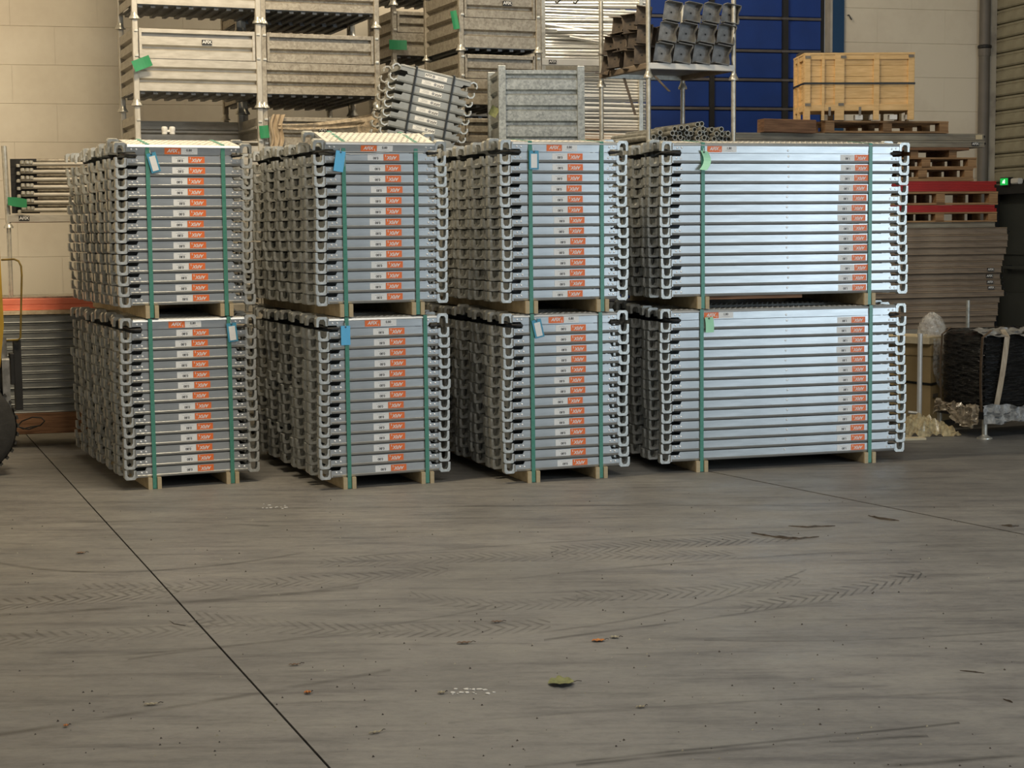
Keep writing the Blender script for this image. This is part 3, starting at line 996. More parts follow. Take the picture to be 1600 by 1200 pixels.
def stillage(T, label, W, D, H, m_='stil', gate=True, plate=None, group='galvanised steel stillages', low=0.117, topz=0.60, nlow=3, ngate=2):
    t = thing('steel_stillage', label, 'stillage', T, group)
    key = (W, D, H, m_, low, topz, nlow, ngate)
    if key not in STC:
        c = {}
        c['post'] = MB().cbox(0.0, H - 0.05, -0.022, 0.022, -0.022, 0.022, 0.004).mesh('post', m_)
        mid = low + (topz - low) * 0.52
        c['lower'] = corr(W - 0.044, ribs(low, mid - 0.003, nlow)).mesh('lower_panel', m_)
        gp = corr(W - 0.084, ribs(mid + 0.003, topz - 0.06, ngate), 0.006, 0.040)
        gp.cbox(0, W - 0.084, -0.004, 0.03, topz - 0.035, topz, 0.004)
        gp.box(-0.012, 0.008, -0.004, 0.02, mid + 0.003, topz)
        gp.box(W - 0.092, W - 0.072, -0.004, 0.02, mid + 0.003, topz)
        gp.box(0, W - 0.084, 0.03, 0.034, topz - 0.062, topz - 0.03)
        c['gate'] = gp.mesh('gate', m_)
        c['side'] = corr(D - 0.044, ribs(low, topz, nlow + ngate)).mesh('side_panel', m_)
        c['back'] = corr(W - 0.044, ribs(low, topz, nlow + ngate)).mesh('back_panel', m_)
        c['hinge'] = MB().cbox(-0.014, 0.014, -0.030, -0.018, -0.009, 0.009, 0.002).mesh('hinge', 'post')
        bs = MB().box(0, W - 0.03, 0, D - 0.03, low - 0.004, low + 0.004)
        n = int(W / 0.09)
        for i in range(n):
            x = 0.02 + i * (W - 0.08) / (n - 1)
            bs.box(x, x + 0.035, 0.01, D - 0.04, low - 0.022, low - 0.004)
        c['base'] = bs.mesh('base', 'bracket')  # dark metal puts the shade under each stillage into its colour
        STC[key] = c
    c = STC[key]
    mid = low + (topz - low) * 0.52
    for (x, y) in ((0, 0), (W, 0), (0, D), (W, D)):
        inst('post', c['post'], t, TR(x, y, 0.045) @ RY(-PI / 2))
        inst('foot', foot_me, t, TR(x, y, 0.0))
    inst('lower_panel', c['lower'], t, TR(0.022, -0.012, 0))
    if gate:
        inst('gate', c['gate'], t, TR(0.042, -0.012, 0))
        for x in (0.006, W - 0.006):
            for zz in (mid + 0.02, topz - 0.02):
                inst('hinge', c['hinge'], t, TR(x, 0, zz))
    else:
        MB().cbox(0.022, W - 0.022, -0.010, 0.006, 0, 0.016, 0.003).build('rail', m_, t, TR(0, 0, mid + 0.02))
        for x in (0.006, W - 0.006):
            for zz in (mid + 0.04, topz - 0.04):
                inst('hinge', c['hinge'], t, TR(x, 0, zz))
    inst('side_panel', c['side'], t, TR(-0.012, D - 0.022, 0) @ RZ(-PI / 2))
    inst('side_panel', c['side'], t, TR(W + 0.012, 0.022, 0) @ RZ(PI / 2))
    inst('back_panel', c['back'], t, TR(W - 0.022, D + 0.012, 0) @ RZ(PI))
    inst('base', c['base'], t, TR(0.015, 0.015, 0))
    if plate:
        name_plate(t, plate[0], plate[1], -0.014)
    return t


WC = 0.38
HA = 0.668
LV = ['bottom', 'second', 'third', 'fourth', 'fifth', 'sixth', 'seventh', 'eighth']
pA = at(215, 200, 13.15)
for k in range(8):
    stillage(frame((pA.x, pA.y, k * HA), WC), 'pale steel stillage, %s from floor, column nearest the left wall' % LV[k], 0.975, 0.70, HA, 'stil_pale', gate=(k != 3), plate=(0.56, 0.505) if k == 4 else None)
pB = at(414, 200, 13.55)
for k in range(7):
    stillage(frame((pB.x, pB.y, k * HA), WC), 'mottled steel stillage, %s from floor, second column from left' % LV[k], 0.95, 0.70, HA, 'stil', plate=(0.48, 0.50) if k == 3 else None)
for k in range(6):  # added rear row that darkens the gaps of the second column
    stillage(frame((pB.x, pB.y, k * HA), WC) @ TR(0.0, 0.76, 0), 'added steel stillage, %s from floor, rear row darkening second column gaps' % LV[k], 0.95, 0.70, HA, 'stil')
HD = 0.526
pC = at(616, 100, 15.1)
for k in range(8):
    stillage(frame((pC.x, pC.y, k * HD), WC), 'dull steel stillage, %s from floor, set back behind the tilted bundle' % LV[k], 0.95, 0.7, HD, 'stil', low=0.09, topz=0.48, nlow=2)
pD = at(720.5, 100, 13.95)
for k in range(8):
    stillage(frame((pD.x, pD.y, k * HD), WC), 'narrow steel stillage, %s from floor, column left of bright tubes' % LV[k], 0.69, 0.86, HD, 'stil', low=0.03 if k == 6 else 0.09, topz=0.50, nlow=2, ngate=2, plate=(0.41, 0.40) if k == 6 else None)
# newer grey stillage with plain ribbed front
pG = at(784, 160, 13.2)
HG = 0.74
for k in range(4):
    t = thing('steel_stillage', 'bright grey ribbed stillage, %s from floor, behind the third stack' % LV[k], 'stillage', frame((pG.x, pG.y, k * HG), 0.16), 'bright grey ribbed stillages')
    W, D = 0.63, 0.55
    for (x, y) in ((0, 0), (W, 0), (0, D), (W, D)):
        MB().cbox(-0.028, 0.028, -0.028, 0.028, 0.02, HG - 0.002, 0.005).build('post', 'stil_new', t, TR(x, y, 0))
        inst('foot', foot_me, t, TR(x, y, 0))
    bands = [(0.06 + i * 0.122 + q * 0.09, 0.06 + i * 0.122 + (0.09 if q == 0 else 0.122), q == 0) for i in range(5) for q in (0, 1)] + [(0.67, 0.705, True)]
    corr(W - 0.05, bands, 0, 0.03).build('front_panel', 'stil_new', t, TR(0.025, -0.012, 0))
    corr(W - 0.05, bands, 0, 0.03).build('back_panel', 'stil_new', t, TR(W - 0.025, D + 0.012, 0) @ RZ(PI))
    for (x, a) in ((-0.012, -PI / 2), (W + 0.012, PI / 2)):
        corr(D - 0.05, bands, 0, 0.03).build('side_panel', 'stil_new', t, TR(x, D - 0.025 if a < 0 else 0.025, 0) @ RZ(a))
    MB().box(0, W, 0, D, 0.05, 0.06).build('base', 'stil_new', t)

# green tags on the stillages
for (px, py, Y, ang, w, h, lab) in ((222, 99, 13.08, 0.38, 0.145, 0.085, 'green tag slanting off the front post of the leftmost stillage'),
                                    (413, 206, 13.46, 0.1, 0.075, 0.10, 'green tag low on the post of the second stillage column'),
                                    (622, 70, 15.0, 0.0, 0.165, 0.085, 'green tag wrapped on the post left of tilted bundle'),
                                    (711, 31, 13.88, 0.2, 0.055, 0.15, 'folded green tag on the left post of upper narrow stillage'),
                                    (772, 174, 13.165, -0.5, 0.07, 0.08, 'pale green tag in front of the brown panels beside bright grey stillage')):
    p = at(px, py, Y)
    o = MB().grid(lambda u, v: (w * (u - .5), 0.012 * math.sin(u * 3), h * (v - .5)), 6, 2).grid(lambda u, v: (w * (.5 - u), 0.012 * math.sin((1 - u) * 3) + 0.0015, h * (v - .5)), 6, 2).build('green_tag', 'green_tag' if px != 772 else 'leaf', None, Matrix.Translation(p) @ RZ(WC) @ RY(-ang))
    tag(o, lab, 'tag', 'green stillage tags')

# white plastic double clip on the rail of the open stillage
p = at(263, 205, 13.18)
t = thing('plastic_clip', 'white plastic double clip standing on the open stillage rail', 'clip', frame(p, WC))
for s in (-1, 1):
    MB().lathe([(0.012, -0.03), (0.022, -0.022), (0.022, 0.0), (0.026, 0.008), (0.024, 0.03), (0.014, 0.036)], 10, (s * 0.030, 0, 0)).build('knob', 'plastic_white', t, smooth=True)
MB().cbox(-0.03, 0.03, -0.012, 0.012, -0.008, 0.010, 0.003).build('bridge', 'plastic_white', t)

# tan stretch film hanging on the second column
t = thing('stretch_film', 'tan stretch film draped across the stillage behind the second stack', 'film', frame((pB.x, pB.y, 3 * HA), WC))
MB().grid(lambda u, v: (0.10 + 0.84 * u, -0.030 - 0.012 * math.sin(v * 9 + u * 4), 0.52 + 0.08 * u * u + (0.05 - 0.02 * u) * (v - .5) * (1 + 2.2 * u * u)), 30, 5).build('rope_of_film', 'clear_tan', t, smooth=True)
MB().grid(lambda u, v: (0.05 + 0.10 * u - 0.02 * (1 - v) + 0.012 * math.sin(v * 7), -0.032 - 0.014 * math.sin(u * 14), 0.36 + 0.26 * v), 14, 8).build('bunch', 'filmtan', t, smooth=True)
MB().grid(lambda u, v: (0.78 + 0.22 * u + 0.02 * math.sin(v * 5), -0.034 - 0.016 * math.sin(u * 17 + v), 0.30 + 0.34 * v - 0.1 * (1 - u) * v), 18, 8).build('bunch', 'clear_tan', t, smooth=True)

# ------------------------------------------------------------------ tilted bundle with white stickers
pT = at(629, 98.5, 13.05)
TW, TP, TN = 0.575, 0.0715, 8
tilt = 0.205
supp = thing('steel_trestle', 'steel support stand hidden under the tilted plank bundle', 'stand', frame((pT.x + 0.02, pT.y + 0.02, 0), WC))
ztr = at(629, 98.5, 13.05).z - TN * TP - 0.19
for (x, y) in ((0, 0), (0.5, 0), (0, 0.5), (0.5, 0.5)):
    MB().cbox(-0.025, 0.025, -0.025, 0.025, 0, ztr, 0.004).build('leg', 'stil', supp, TR(x, y, 0))
MB().box(-0.03, 0.53, -0.03, 0.53, ztr, ztr + 0.02).build('top_plate', 'stil', supp)
MB().cbox(-0.02, 0.06, 0, 0.5, ztr + 0.02, ztr + 0.10, 0.004).build('packing_timber', 'bearer', supp)
HOOK = [(-0.002, 0.050), (-0.030, 0.066), (-0.058, 0.058), (-0.072, 0.034), (-0.066, 0.012), (-0.058, 0.018), (-0.062, 0.034), (-0.052, 0.050), (-0.032, 0.056), (-0.002, 0.036)]
FT = frame(pT, WC) @ RY(tilt)
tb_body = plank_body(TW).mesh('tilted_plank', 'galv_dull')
tb_hooks = [claw_mb(0, y, -1, HOOK) for y in CY] + [claw_mb(TW, y, 1, HOOK) for y in CY]
for h_ in tb_hooks:
    pass
tb_hooks = [h.mesh('hook', 'claw') for h in tb_hooks]
lab_me = MB().box(-0.092, 0.092, -0.001, 0, -0.016, 0.016).mesh('white_sticker', 'white_print')
lt1 = text_mesh('lettering', 'AFIX', 0.026, 'black_print', 0.0006)
dot = MB().tube([(0, -0.0006, 0), (0, 0, 0)], 0.012, 12).mesh('round_logo', 'grey_print')
fine = MB().box(-0.030, 0.030, -0.0006, 0, 0.005, 0.007).box(-0.030, 0.018, -0.0006, 0, -0.002, 0.0).box(-0.03, 0.024, -0.0006, 0, -0.009, -0.007).mesh('fine_print', 'grey_print')
for r in range(TN):
    jx = (0, -0.012, -0.016, -0.014, -0.018, -0.016, -0.020, -0.012)[r]
    T = FT @ TR(jx + 0.0, 0, -(r + 1) * TP)
    if r:
        T = FT @ TR(jx + TW, 0, -(r + 1) * TP + PH) @ RY(PI)
    o = inst('tilted_plank', tb_body, None, T)
    tag(o, 'short grey plank with white sticker, %s of the tilted bundle' % ('topmost' if r == 0 else 'lowest' if r == TN - 1 else ORD[r] + ' from top'), 'plank', 'planks of the tilted bundle')
    for h in tb_hooks:
        inst('hook', h, o)
    s = inst('white_sticker', lab_me, o, TR(0.29, 0.004, 0.026))
    inst('lettering', lt1, s, TR(-0.062, -0.0014, 0.002) @ FACE)
    inst('round_logo', dot, s, TR(-0.020, -0.001, 0))
    inst('fine_print', fine, s, TR(0.045, -0.001, 0))
for x, q in ((0.12, 'left'), (0.435, 'right')):
    o = MB().band([(x, -0.003, -TN * TP - 0.005), (x, -0.003, 0.0), (x, 0.0, 0.004), (x, PW, 0.004), (x, PW + 0.004, 0.0), (x, PW + 0.004, -TN * TP - 0.005), (x, -0.003, -TN * TP - 0.005)], (1, 0, 0), 0.016, 0.002).build('black_strap', 'black_strap', None, FT)
    tag(o, 'black packing strap round the tilted bundle, %s of two' % q, 'strap', 'black straps of the tilted bundle')

# ------------------------------------------------------------------ bright tubes in the rack behind
yT = 15.4
NW = ['zeroth', 'first', 'second', 'third', 'fourth', 'fifth', 'sixth', 'seventh', 'eighth', 'ninth', 'tenth', 'eleventh', 'twelfth', 'thirteenth', 'fourteenth', 'fifteenth', 'sixteenth', 'seventeenth', 'eighteenth', 'nineteenth', 'twentieth']


def nthword(n):
    return NW[n] if n <= 20 else 'twenty-' + NW[n - 20]


pl = at(846, 100, yT)
prr = at(1004, 100, yT)
n_t = 0
def tube_thing(p0, p1, r, name, label, cat, group, m_, n=7):
    d = Vector(p1) - Vector(p0)
    o = MB().tube([(0, 0, 0), d], r, n).build(name, m_, None, TR(*p0), smooth=True)
    tag(o, label, cat, group)
    return o


for (ya, yb, lab, grp) in ((-10, 91, 'bright scaffold tube in the back row of upper load left of the bracket rack', 'bright tubes, upper load'), (112, 216, 'bright scaffold tube in the back row of lower load behind the bracket rack', 'bright tubes, lower load')):
    y = ya
    nth = 0
    while y < yb:
        yy = y + random.uniform(-1.5, 1.5)
        dy = random.uniform(-4, 4)
        nth += 1
        for dep in (0, 0.05):
            a = at(842 + random.uniform(-4, 4), yy + (2.3 if dep else 0), yT + dep)
            c = at(1008, yy + dy * (0.5 if dep else 1) + (2.3 if dep else 0) + 3, yT + dep + 0.2)
            tube_thing(a, c, random.uniform(0.0115, 0.0165), 'scaffold_tube', lab if dep else 'bright scaffold tube, %s from the top of the %s load' % (nthword(nth), 'upper' if yb < 100 else 'lower'), 'tube', grp, 'tube')
        y += 4.7
for k in range(3):
    a = at(850 + 20 * k, 38 + 10 * k, yT - 0.03)
    c = at(1000, 60 + 8 * k - 20 * (k == 1), yT + 0.12)
    tube_thing(a, c, 0.014, 'scaffold_tube', 'bright scaffold tube lying slantwise over the upper load, %s one' % ('top', 'middle', 'bottom')[k], 'tube', 'bright tubes, upper load', 'tube')
# the rack that carries those tubes
tk = thing('tube_rack', 'low steel rack holding the bright tubes, white front beam', 'rack', frame((at(846, 97, yT - 0.08).x, yT - 0.08, 0), WB))
zb_ = at(846, 97, yT - 0.08).z
MB().cbox(0, 0.95, -0.02, 0.02, zb_ - 0.03, zb_ + 0.03, 0.004).build('beam', 'plastic_white', tk)
MB().cbox(0, 0.95, 0.5, 0.54, zb_ - 0.03, zb_ + 0.03, 0.004).build('beam', 'post', tk)
name_plate(tk, 0.10, zb_ + 0.002, -0.021, 0.9)
zb2 = at(900, 214, yT).z
MB().cbox(0, 0.95, -0.03, 0.6, zb2 - 0.06, zb2 - 0.02, 0.004).build('shelf', 'pallet', tk)
for x in (0.0, 0.93):
    for y in (0.0, 0.52):
        MB().box(x, x + 0.035, y - 0.017, y + 0.017, 0, zb_ + 0.6).build('post', 'post', tk)
for x in (0.13, 0.30):
    MB().tube([(x, -0.03, zb_ + 0.62), (x + 0.03, -0.05, zb_ + 0.60), (x + 0.035, -0.05, zb_ + 0.55), (x + 0.01, -0.05, zb_ + 0.525), (x - 0.01, -0.05, zb_ + 0.535)], 0.008, 6).build('hook', 'dark', tk)

# ------------------------------------------------------------------ post rack with steel brackets and pipe ends
pR = at(1013, 122, 13.9)
ZJ = pR.z
RWd, RDp = 0.80, 0.92
FR = frame((pR.x, pR.y, 0), WC)
RH = ZJ / 4


def post_rack(z0, z1, label, flare=True):
    t = thing('post_rack', label, 'rack', FR @ TR(0, 0, z0), 'round-post racks')
    for (x, y) in ((0, 0), (RWd, 0), (0, RDp), (RWd, RDp)):
        MB().tube([(x, y, 0.05), (x, y, z1 - z0)], 0.020, 10).build('post', 'post', t, smooth=True)
        MB().lathe([(0.024, 0.055), (0.026, 0.04), (0.036, 0.025), (0.040, 0.012), (0.040, 0.0), (0.024, 0.0)], 12, (x, y, 0)).build('foot', 'post', t, smooth=True)
    MB().cbox(0, RWd, -0.02, 0.02, 0.075, 0.125, 0.004).build('front_beam', 'plastic_white', t)
    MB().cbox(0, RWd, RDp - 0.02, RDp + 0.02, 0.075, 0.125, 0.004).build('back_beam', 'post', t)
    for x in (0, RWd):
        MB().cbox(0, RDp, -0.02, 0.02, 0.075, 0.125, 0.004).build('side_beam', 'old', t, TR(x, 0, 0) @ RZ(PI / 2))
    MB().box(0, RWd, 0, RDp, 0.115, 0.125).build('deck', 'bracket', t)
    return t


for k in range(4):
    post_rack(k * RH, (k + 1) * RH, 'round-post steel rack, %s level from floor, in front of blue door' % LV[k])
post_rack(ZJ, ZJ + 0.74, 'round-post steel rack carrying the brackets, topmost level by blue door')
zsh = ZJ + 0.126


def bracket_mesh(m_):
    b_ = MB()
    w, h, d, t = 0.130, 0.160, 0.085, 0.006
    b_.box(-w / 2, w / 2, 0, t, 0, h)
    b_.box(-w / 2, w / 2, -d, t, h - t, h)
    b_.box(-w / 2, w / 2, -d, t, 0, t)
    b_.prism([(-d, 0), (0, 0), (0, h), (-d, h), (-d, h - 0.03), (-d * .5, h * .55), (-d, 0.03)][::-1], 'x', w / 2 - t, w / 2)
    b_.tube([(0.0, -0.002, h * 0.5), (0.0, 0.001, h * 0.5)], 0.008, 8, 1)
    return b_.mesh('steel_bracket', [m_, 'dark'])


bk = bracket_mesh('bracket')
bkr = bracket_mesh('rust')
rowy = [at(1050, y, 13.9).z for y in (106, 80, 48)]
for r in range(3):
    for c in range(4):
        if r == 0:
            zz = zsh + 0.002
        else:
            zz = zsh + 0.002 + r * 0.170
        x = 0.13 + c * 0.182 + r * 0.045
        o = inst('steel_bracket', bk, None, FR @ TR(x, 0.04 + 0.0 * r, zz) @ RY(0.17) @ RZ(-0.1 + random.uniform(-.05, .05)))
        tag(o, 'grey bent steel bracket, %s row, %s from left, on the post rack' % (('bottom', 'middle', 'top')[r], ('first', 'second', 'third', 'fourth')[c]), 'bracket', 'grey brackets on the rack')
# filler brackets standing behind them
for c in range(5):
    for q in range(2):
        o = inst('steel_bracket', bkr, None, FR @ TR(0.10 + c * 0.15, 0.30 + q * 0.3, zsh + 0.002 + 0.0) @ RY(0.1))
        tag(o, 'dark steel bracket deeper inside the loaded post rack', 'bracket', 'dark brackets inside the rack')
        o = inst('steel_bracket', bkr, None, FR @ TR(0.12 + c * 0.15, 0.30 + q * 0.3, zsh + 0.165) @ RY(0.13))
        tag(o, 'dark steel bracket deeper inside the loaded post rack', 'bracket', 'dark brackets inside the rack')
# rusty brackets sticking out of the rack's left side
i = 0
for (px, py, dep, rz, ry) in ((948, 108, 0.80, -1.0, 0.2), (962, 98, 0.62, -0.8, -0.1), (985, 100, 0.40, -0.7, 0.1), (1003, 92, 0.2, -0.5, 0.0), (952, 78, 0.74, -0.9, 0.15), (972, 72, 0.55, -0.7, -0.15), (992, 68, 0.36, -0.6, 0.1), (1006, 60, 0.16, -0.5, 0.1), (966, 48, 0.62, -0.9, 0.1), (986, 44, 0.40, -0.6, -0.1), (1003, 32, 0.2, -0.5, 0.15)):
    base = FR @ Vector((0, dep, 0))
    p = at(px, py, base.y)
    o = inst('steel_bracket', bkr, None, Matrix.Translation((p.x, base.y, p.z - 0.05)) @ RZ(WC + rz) @ RY(ry))
    i += 1
    tag(o, 'rusty bracket at left of post rack, %s tier, %s from outer end' % (('bottom', 'middle', 'top')[(i - 1) // 4], NW[(i - 1) % 4 + 1]), 'bracket', 'rusty brackets on the rack side')
# bars hanging below
for (a, c, da, dc) in (((975, 122), (993, 180), 0.5, 0.45), ((1022, 118), (1046, 143), 0.05, 0.02)):
    p0, p1 = at(*a, 13.9 + da), at(*c, 13.9 + dc)
    o = MB().band([p0, p0.lerp(p1, .5), p1], (1, 0, 0), 0.022, 0.008).build('flat_bar', 'rust')
    tag(o, 'dark flat bar hanging below the post rack, %s one' % ('longer left' if a[0] < 1000 else 'shorter right'), 'bar')
# pipe ends: lying in the level below, ends toward the camera
pipe_me = MB().ring((0, 0, 0), (0, 0.85, 0), 0.0215, 0.0165, 12).tube([(0, 0.10, 0), (0, 0.102, 0)], 0.0168, 10, 1).mesh('steel_pipe', ['pipe_end', 'hole'], True)
zp0 = at(1090, 213, 13.85).z - 0.06
kk = 0
tops = [3, 4, 3, 4, 5, 5, 5, 4, 6, 6, 5, 5, 5, 4, 3]
for c in range(15):
    for r in range(tops[c]):
        x = 0.035 + c * 0.0525 + (0.022 if r % 2 else 0) + random.uniform(-.006, .006)
        zz = zp0 - 0.025 + r * 0.040 + random.uniform(-.007, .007)
        o = inst('steel_pipe', pipe_me, None, FR @ TR(x, 0.02 + random.uniform(-.05, .05), zz) @ RZ(random.uniform(-.04, .04)))
        tag(o, 'hollow steel pipe in the pile above the rightmost stack', 'pipe', 'pipe pile in the post rack')
o = MB().cbox(0.02, RWd - 0.02, -0.02, RDp - 0.04, 0, 0.04, 0.004).build('timber_bed', 'pallet', None, FR @ TR(0, 0, zp0 - 0.090))
tag(o, 'flat timber bed under the pile of steel pipes', 'board')
for (x, y) in ((0.1, 0.05), (RWd - 0.1, 0.05), (0.1, RDp - 0.12), (RWd - 0.1, RDp - 0.12)):
    MB().box(x - 0.04, x + 0.04, y - 0.04, y + 0.04, RH * 3 + 0.126 - (zp0 - 0.090), 0).build('block', 'pallet', o)

# ------------------------------------------------------------------ right-hand pile: planks, red beams, pallets, crate
PY = 15.9


def prz(py):
    return at(1560, py, PY).z


def rt(px):        # x along the pile frame of its right end
    k = (px - 800) / FPX
    P0 = PL0
    return (k * P0.y - P0.x) / (ex.x - k * ex.y)


PL0 = at(1560, 400, PY)
PL0 = Vector((PL0.x, PL0.y, 0))
FP = frame(PL0, WB)
ys = [346.5, 355, 366, 376, 386, 397, 407, 416, 426, 436, 445, 453.5, 463, 473, 483, 493, 502, 511]
ends = [1555, 1574, 1574, 1573, 1571.6, 1569, 1566.5, 1564, 1564, 1565, 1566, 1569, 1564, 1561, 1560, 1558, 1556]
zz = [prz(y) for y in ys]
hookp = MB().tube([(0, 0.05, 0.03), (0.04, 0.05, 0.034), (0.055, 0.05, 0.022), (0.05, 0.05, 0.004)], 0.006, 6).mesh('hook', 'dark')
ordn = ['topmost'] + ORD[1:14] + ['fifteenth', 'sixteenth', 'lowest']
for i, e in enumerate(ends):
    x1 = rt(e)
    h = zz[i] - zz[i + 1]
    prof = [(0, 0.003), (0.004, 0), (0.55, 0), (0.55, h - 0.001), (0.012, h - 0.001), (0.003, h - 0.008), (0, h - 0.011), (0.006, h - 0.015), (0.006, 0.012), (0, 0.009)]
    o = MB().prism(prof, 'x', -2.35, 0).build('old_deck_plank', 'old' if i != 0 else 'old_pale', None, FP @ TR(x1, random.uniform(-.012, .012), zz[i + 1]))
    tag(o, 'dusty brown deck plank, %s of the tall right-hand pile' % (ordn[i] + (' from top' if 0 < i < 16 else '')), 'plank', 'dusty planks of the right pile')
    if i in (1, 7, 8, 9, 10, 11):
        inst('hook', hookp, o, TR(0, 0, 0))
    if i in (7, 8, 9, 10):
        name_plate(o, -0.115, h / 2, -0.002, 0.85)
zlow = zz[-1]
# dark timber trestles carrying the pile
for x in (-2.0, -1.1, -0.2):
    t = thing('timber_trestle', 'dark timber trestle under the dusty pile, %s' % {-2.0: 'hidden left', -1.1: 'middle', -0.2: 'right end'}[x], 'trestle', FP @ TR(x, 0.03, 0), 'dark trestles under the pile')
    MB().cbox(-0.06, 0.06, 0, 0.5, zlow - 0.10, zlow - 0.001, 0.005).build('top_beam', 'bark', t)
    for y in (0.02, 0.40):
        MB().cbox(-0.05, 0.05, y, y + 0.08, 0, zlow - 0.10, 0.005).build('leg', 'bark', t)


def pallet(T, label, W=1.2, D=0.8, hgt=0.12, m_='pallet', nb=3, bottom=True):
    t = thing('wooden_pallet', label, 'pallet', T, 'wooden pallets of the right pile')
    tb = hgt * 0.16
    nbd = 5
    for i in range(nbd):
        y = i * (D - 0.1) / (nbd - 1)
        MB().cbox(0, W, y, y + 0.1, hgt - tb, hgt, 0.002).build('top_board', m_, t)
    for i in range(nb):
        x = i * (W - 0.09) / (nb - 1)
        for y in (0.005, D / 2 - 0.045, D - 0.095):
            MB().cbox(x, x + 0.09, y, y + 0.09, tb if bottom else 0, hgt - tb, 0.003).build('block', m_, t)
        if bottom:
            MB().cbox(0, D, -0.045, 0.045, 0, tb, 0.002).build('bottom_board', m_, t, TR(x + 0.045, 0, 0) @ RZ(PI / 2))
    if bottom:
        MB().cbox(0.09, W - 0.09, 0, 0.09, 0, tb, 0.002).build('bottom_board', m_, t)
    return t


def beams(x1, z0, z1, n, lab, m_, L=2.2, depth=0.5):
    h = (z1 - z0) / n
    for i in range(n):
        for q in range(2):
            y = q * depth / 2
            prof = [(y, 0.002), (y + 0.002, 0), (y + depth / 2 - 0.006, 0), (y + depth / 2 - 0.006, h - 0.001), (y, h - 0.001), (y, h * .62), (y + 0.006, h * .58), (y + 0.006, h * .42), (y, h * .38)]
            o = MB().prism(prof, 'x', -L, 0).build('red_beam', m_, None, FP @ TR(x1 + (-0.02 if (i + q) % 2 else 0), 0, z0 + i * h))
            tag(o, '%s, %s layer, %s row' % (lab, ('lowest', 'middle', 'highest')[i if n == 3 else i * 2], ('front', 'rear')[q]), 'beam', 'painted steel beams')


lay = zz[0]
pallet(FP @ TR(rt(1557) - 1.2, 0, lay + 0.001), 'pallet lying directly on the dusty planks of right pile', 1.2, 0.7, prz(331) - lay)
beams(rt(1556), prz(331) + 0.002, prz(320), 2, 'red steel beam of the lower red load', 'red')
pallet(FP @ TR(rt(1558) - 1.2, 0, prz(320) + 0.002), 'pallet sandwiched between the two loads of red beams', 1.2, 0.7, prz(299) - prz(320) - 0.002)
beams(rt(1555), prz(299) + 0.002, prz(283), 3, 'red steel beam of the upper red load', 'red')
o = MB().cbox(-1.4, 0, 0, 0.1, 0, prz(279) - prz(283) - 0.002, 0.002).build('thin_board', 'pallet', None, FP @ TR(rt(1520), 0, prz(283) + 0.001))
tag(o, 'thin brown board lying on the upper red beams', 'board')
pallet(FP @ TR(rt(1519) - 1.05, 0, prz(279) + 0.0), 'lower of two small pallets above the red beams', 1.05, 0.7, prz(262.5) - prz(279) - 0.001)
pallet(FP @ TR(rt(1524) - 1.05, 0, prz(262.5)), 'upper of two small pallets above the red beams', 1.05, 0.7, prz(246) - prz(262.5) - 0.001)
o = MB().cbox(-0.5, -0.42, 0.05, 0.5, 0, prz(235) - prz(246) - 0.001, 0.003).cbox(-0.1, -0.02, 0.05, 0.5, 0, prz(235) - prz(246) - 0.001, 0.003).cbox(-1.5, -1.42, 0.05, 0.5, 0, prz(235) - prz(246) - 0.001, 0.003).build('packing_block', 'pallet', None, FP @ TR(rt(1500), 0, prz(246) + 0.0005))
tag(o, 'short timber packers between the small pallets and grey platforms', 'packer')
o = MB().cbox(-2.2, 0, 0, 0.5, 0, prz(230.5) - prz(235) - 0.001, 0.003).build('dark_board', 'redwood', None, FP @ TR(rt(1512), 0, prz(235)))
tag(o, 'dark brown board under the grey platforms of the right pile', 'board')
for i, (ya, yb, pe) in enumerate(((230.5, 220, 1536), (220, 209, 1535))):
    h = prz(yb) - prz(ya)
    prof = [(0, 0.003), (0.004, 0), (0.55, 0), (0.55, h - 0.001), (0.003, h - 0.001), (0, h - 0.004), (0, h - 0.018), (0.006, h - 0.021), (0.006, 0.012), (0, 0.009)]
    o = MB().prism(prof, 'x', -2.6, 0).build('platform', 'old_pale', None, FP @ TR(rt(pe), 0, prz(ya)))
    tag(o, '%s of the two long grey platforms near the pile top' % ('lower' if i == 0 else 'upper'), 'platform', 'grey platforms on the pile')
    MB().lathe([(0.012, 0), (0.012, 0.02), (0.006, 0.026)], 8).build('end_plug', 'dark', o, TR(0, 0.03, h * .6) @ RY(PI / 2))
    if i == 0:
        name_plate(o, -0.10, h / 2, -0.002, 0.95)
    else:
        MB().cbox(-0.09, -0.02, -0.002, 0.0, 0.012, h - 0.012, 0.001).build('worn_patch', 'lid', o)
# top pallet, its broken reddish runner, and the pine crate
zt = prz(209) + 0.001
hp = at(1440, 191, PY).z - at(1440, 209.5, PY).z
pallet(FP @ TR(rt(1478) - 1.25, -0.02, zt), 'wide pallet under the pine crate on top of the pile', 1.25, 0.8, hp)
xrl = rt(1188)
o = MB().cbox(0, rt(1268) - xrl, 0.0, 0.16, 0, hp * 1.08, 0.006).build('timber_runner', 'redwood', None, FP @ TR(xrl, -0.09, zt) @ RY(0.02))
tag(o, 'weathered reddish timber sticking out left of the crate pallet', 'timber')
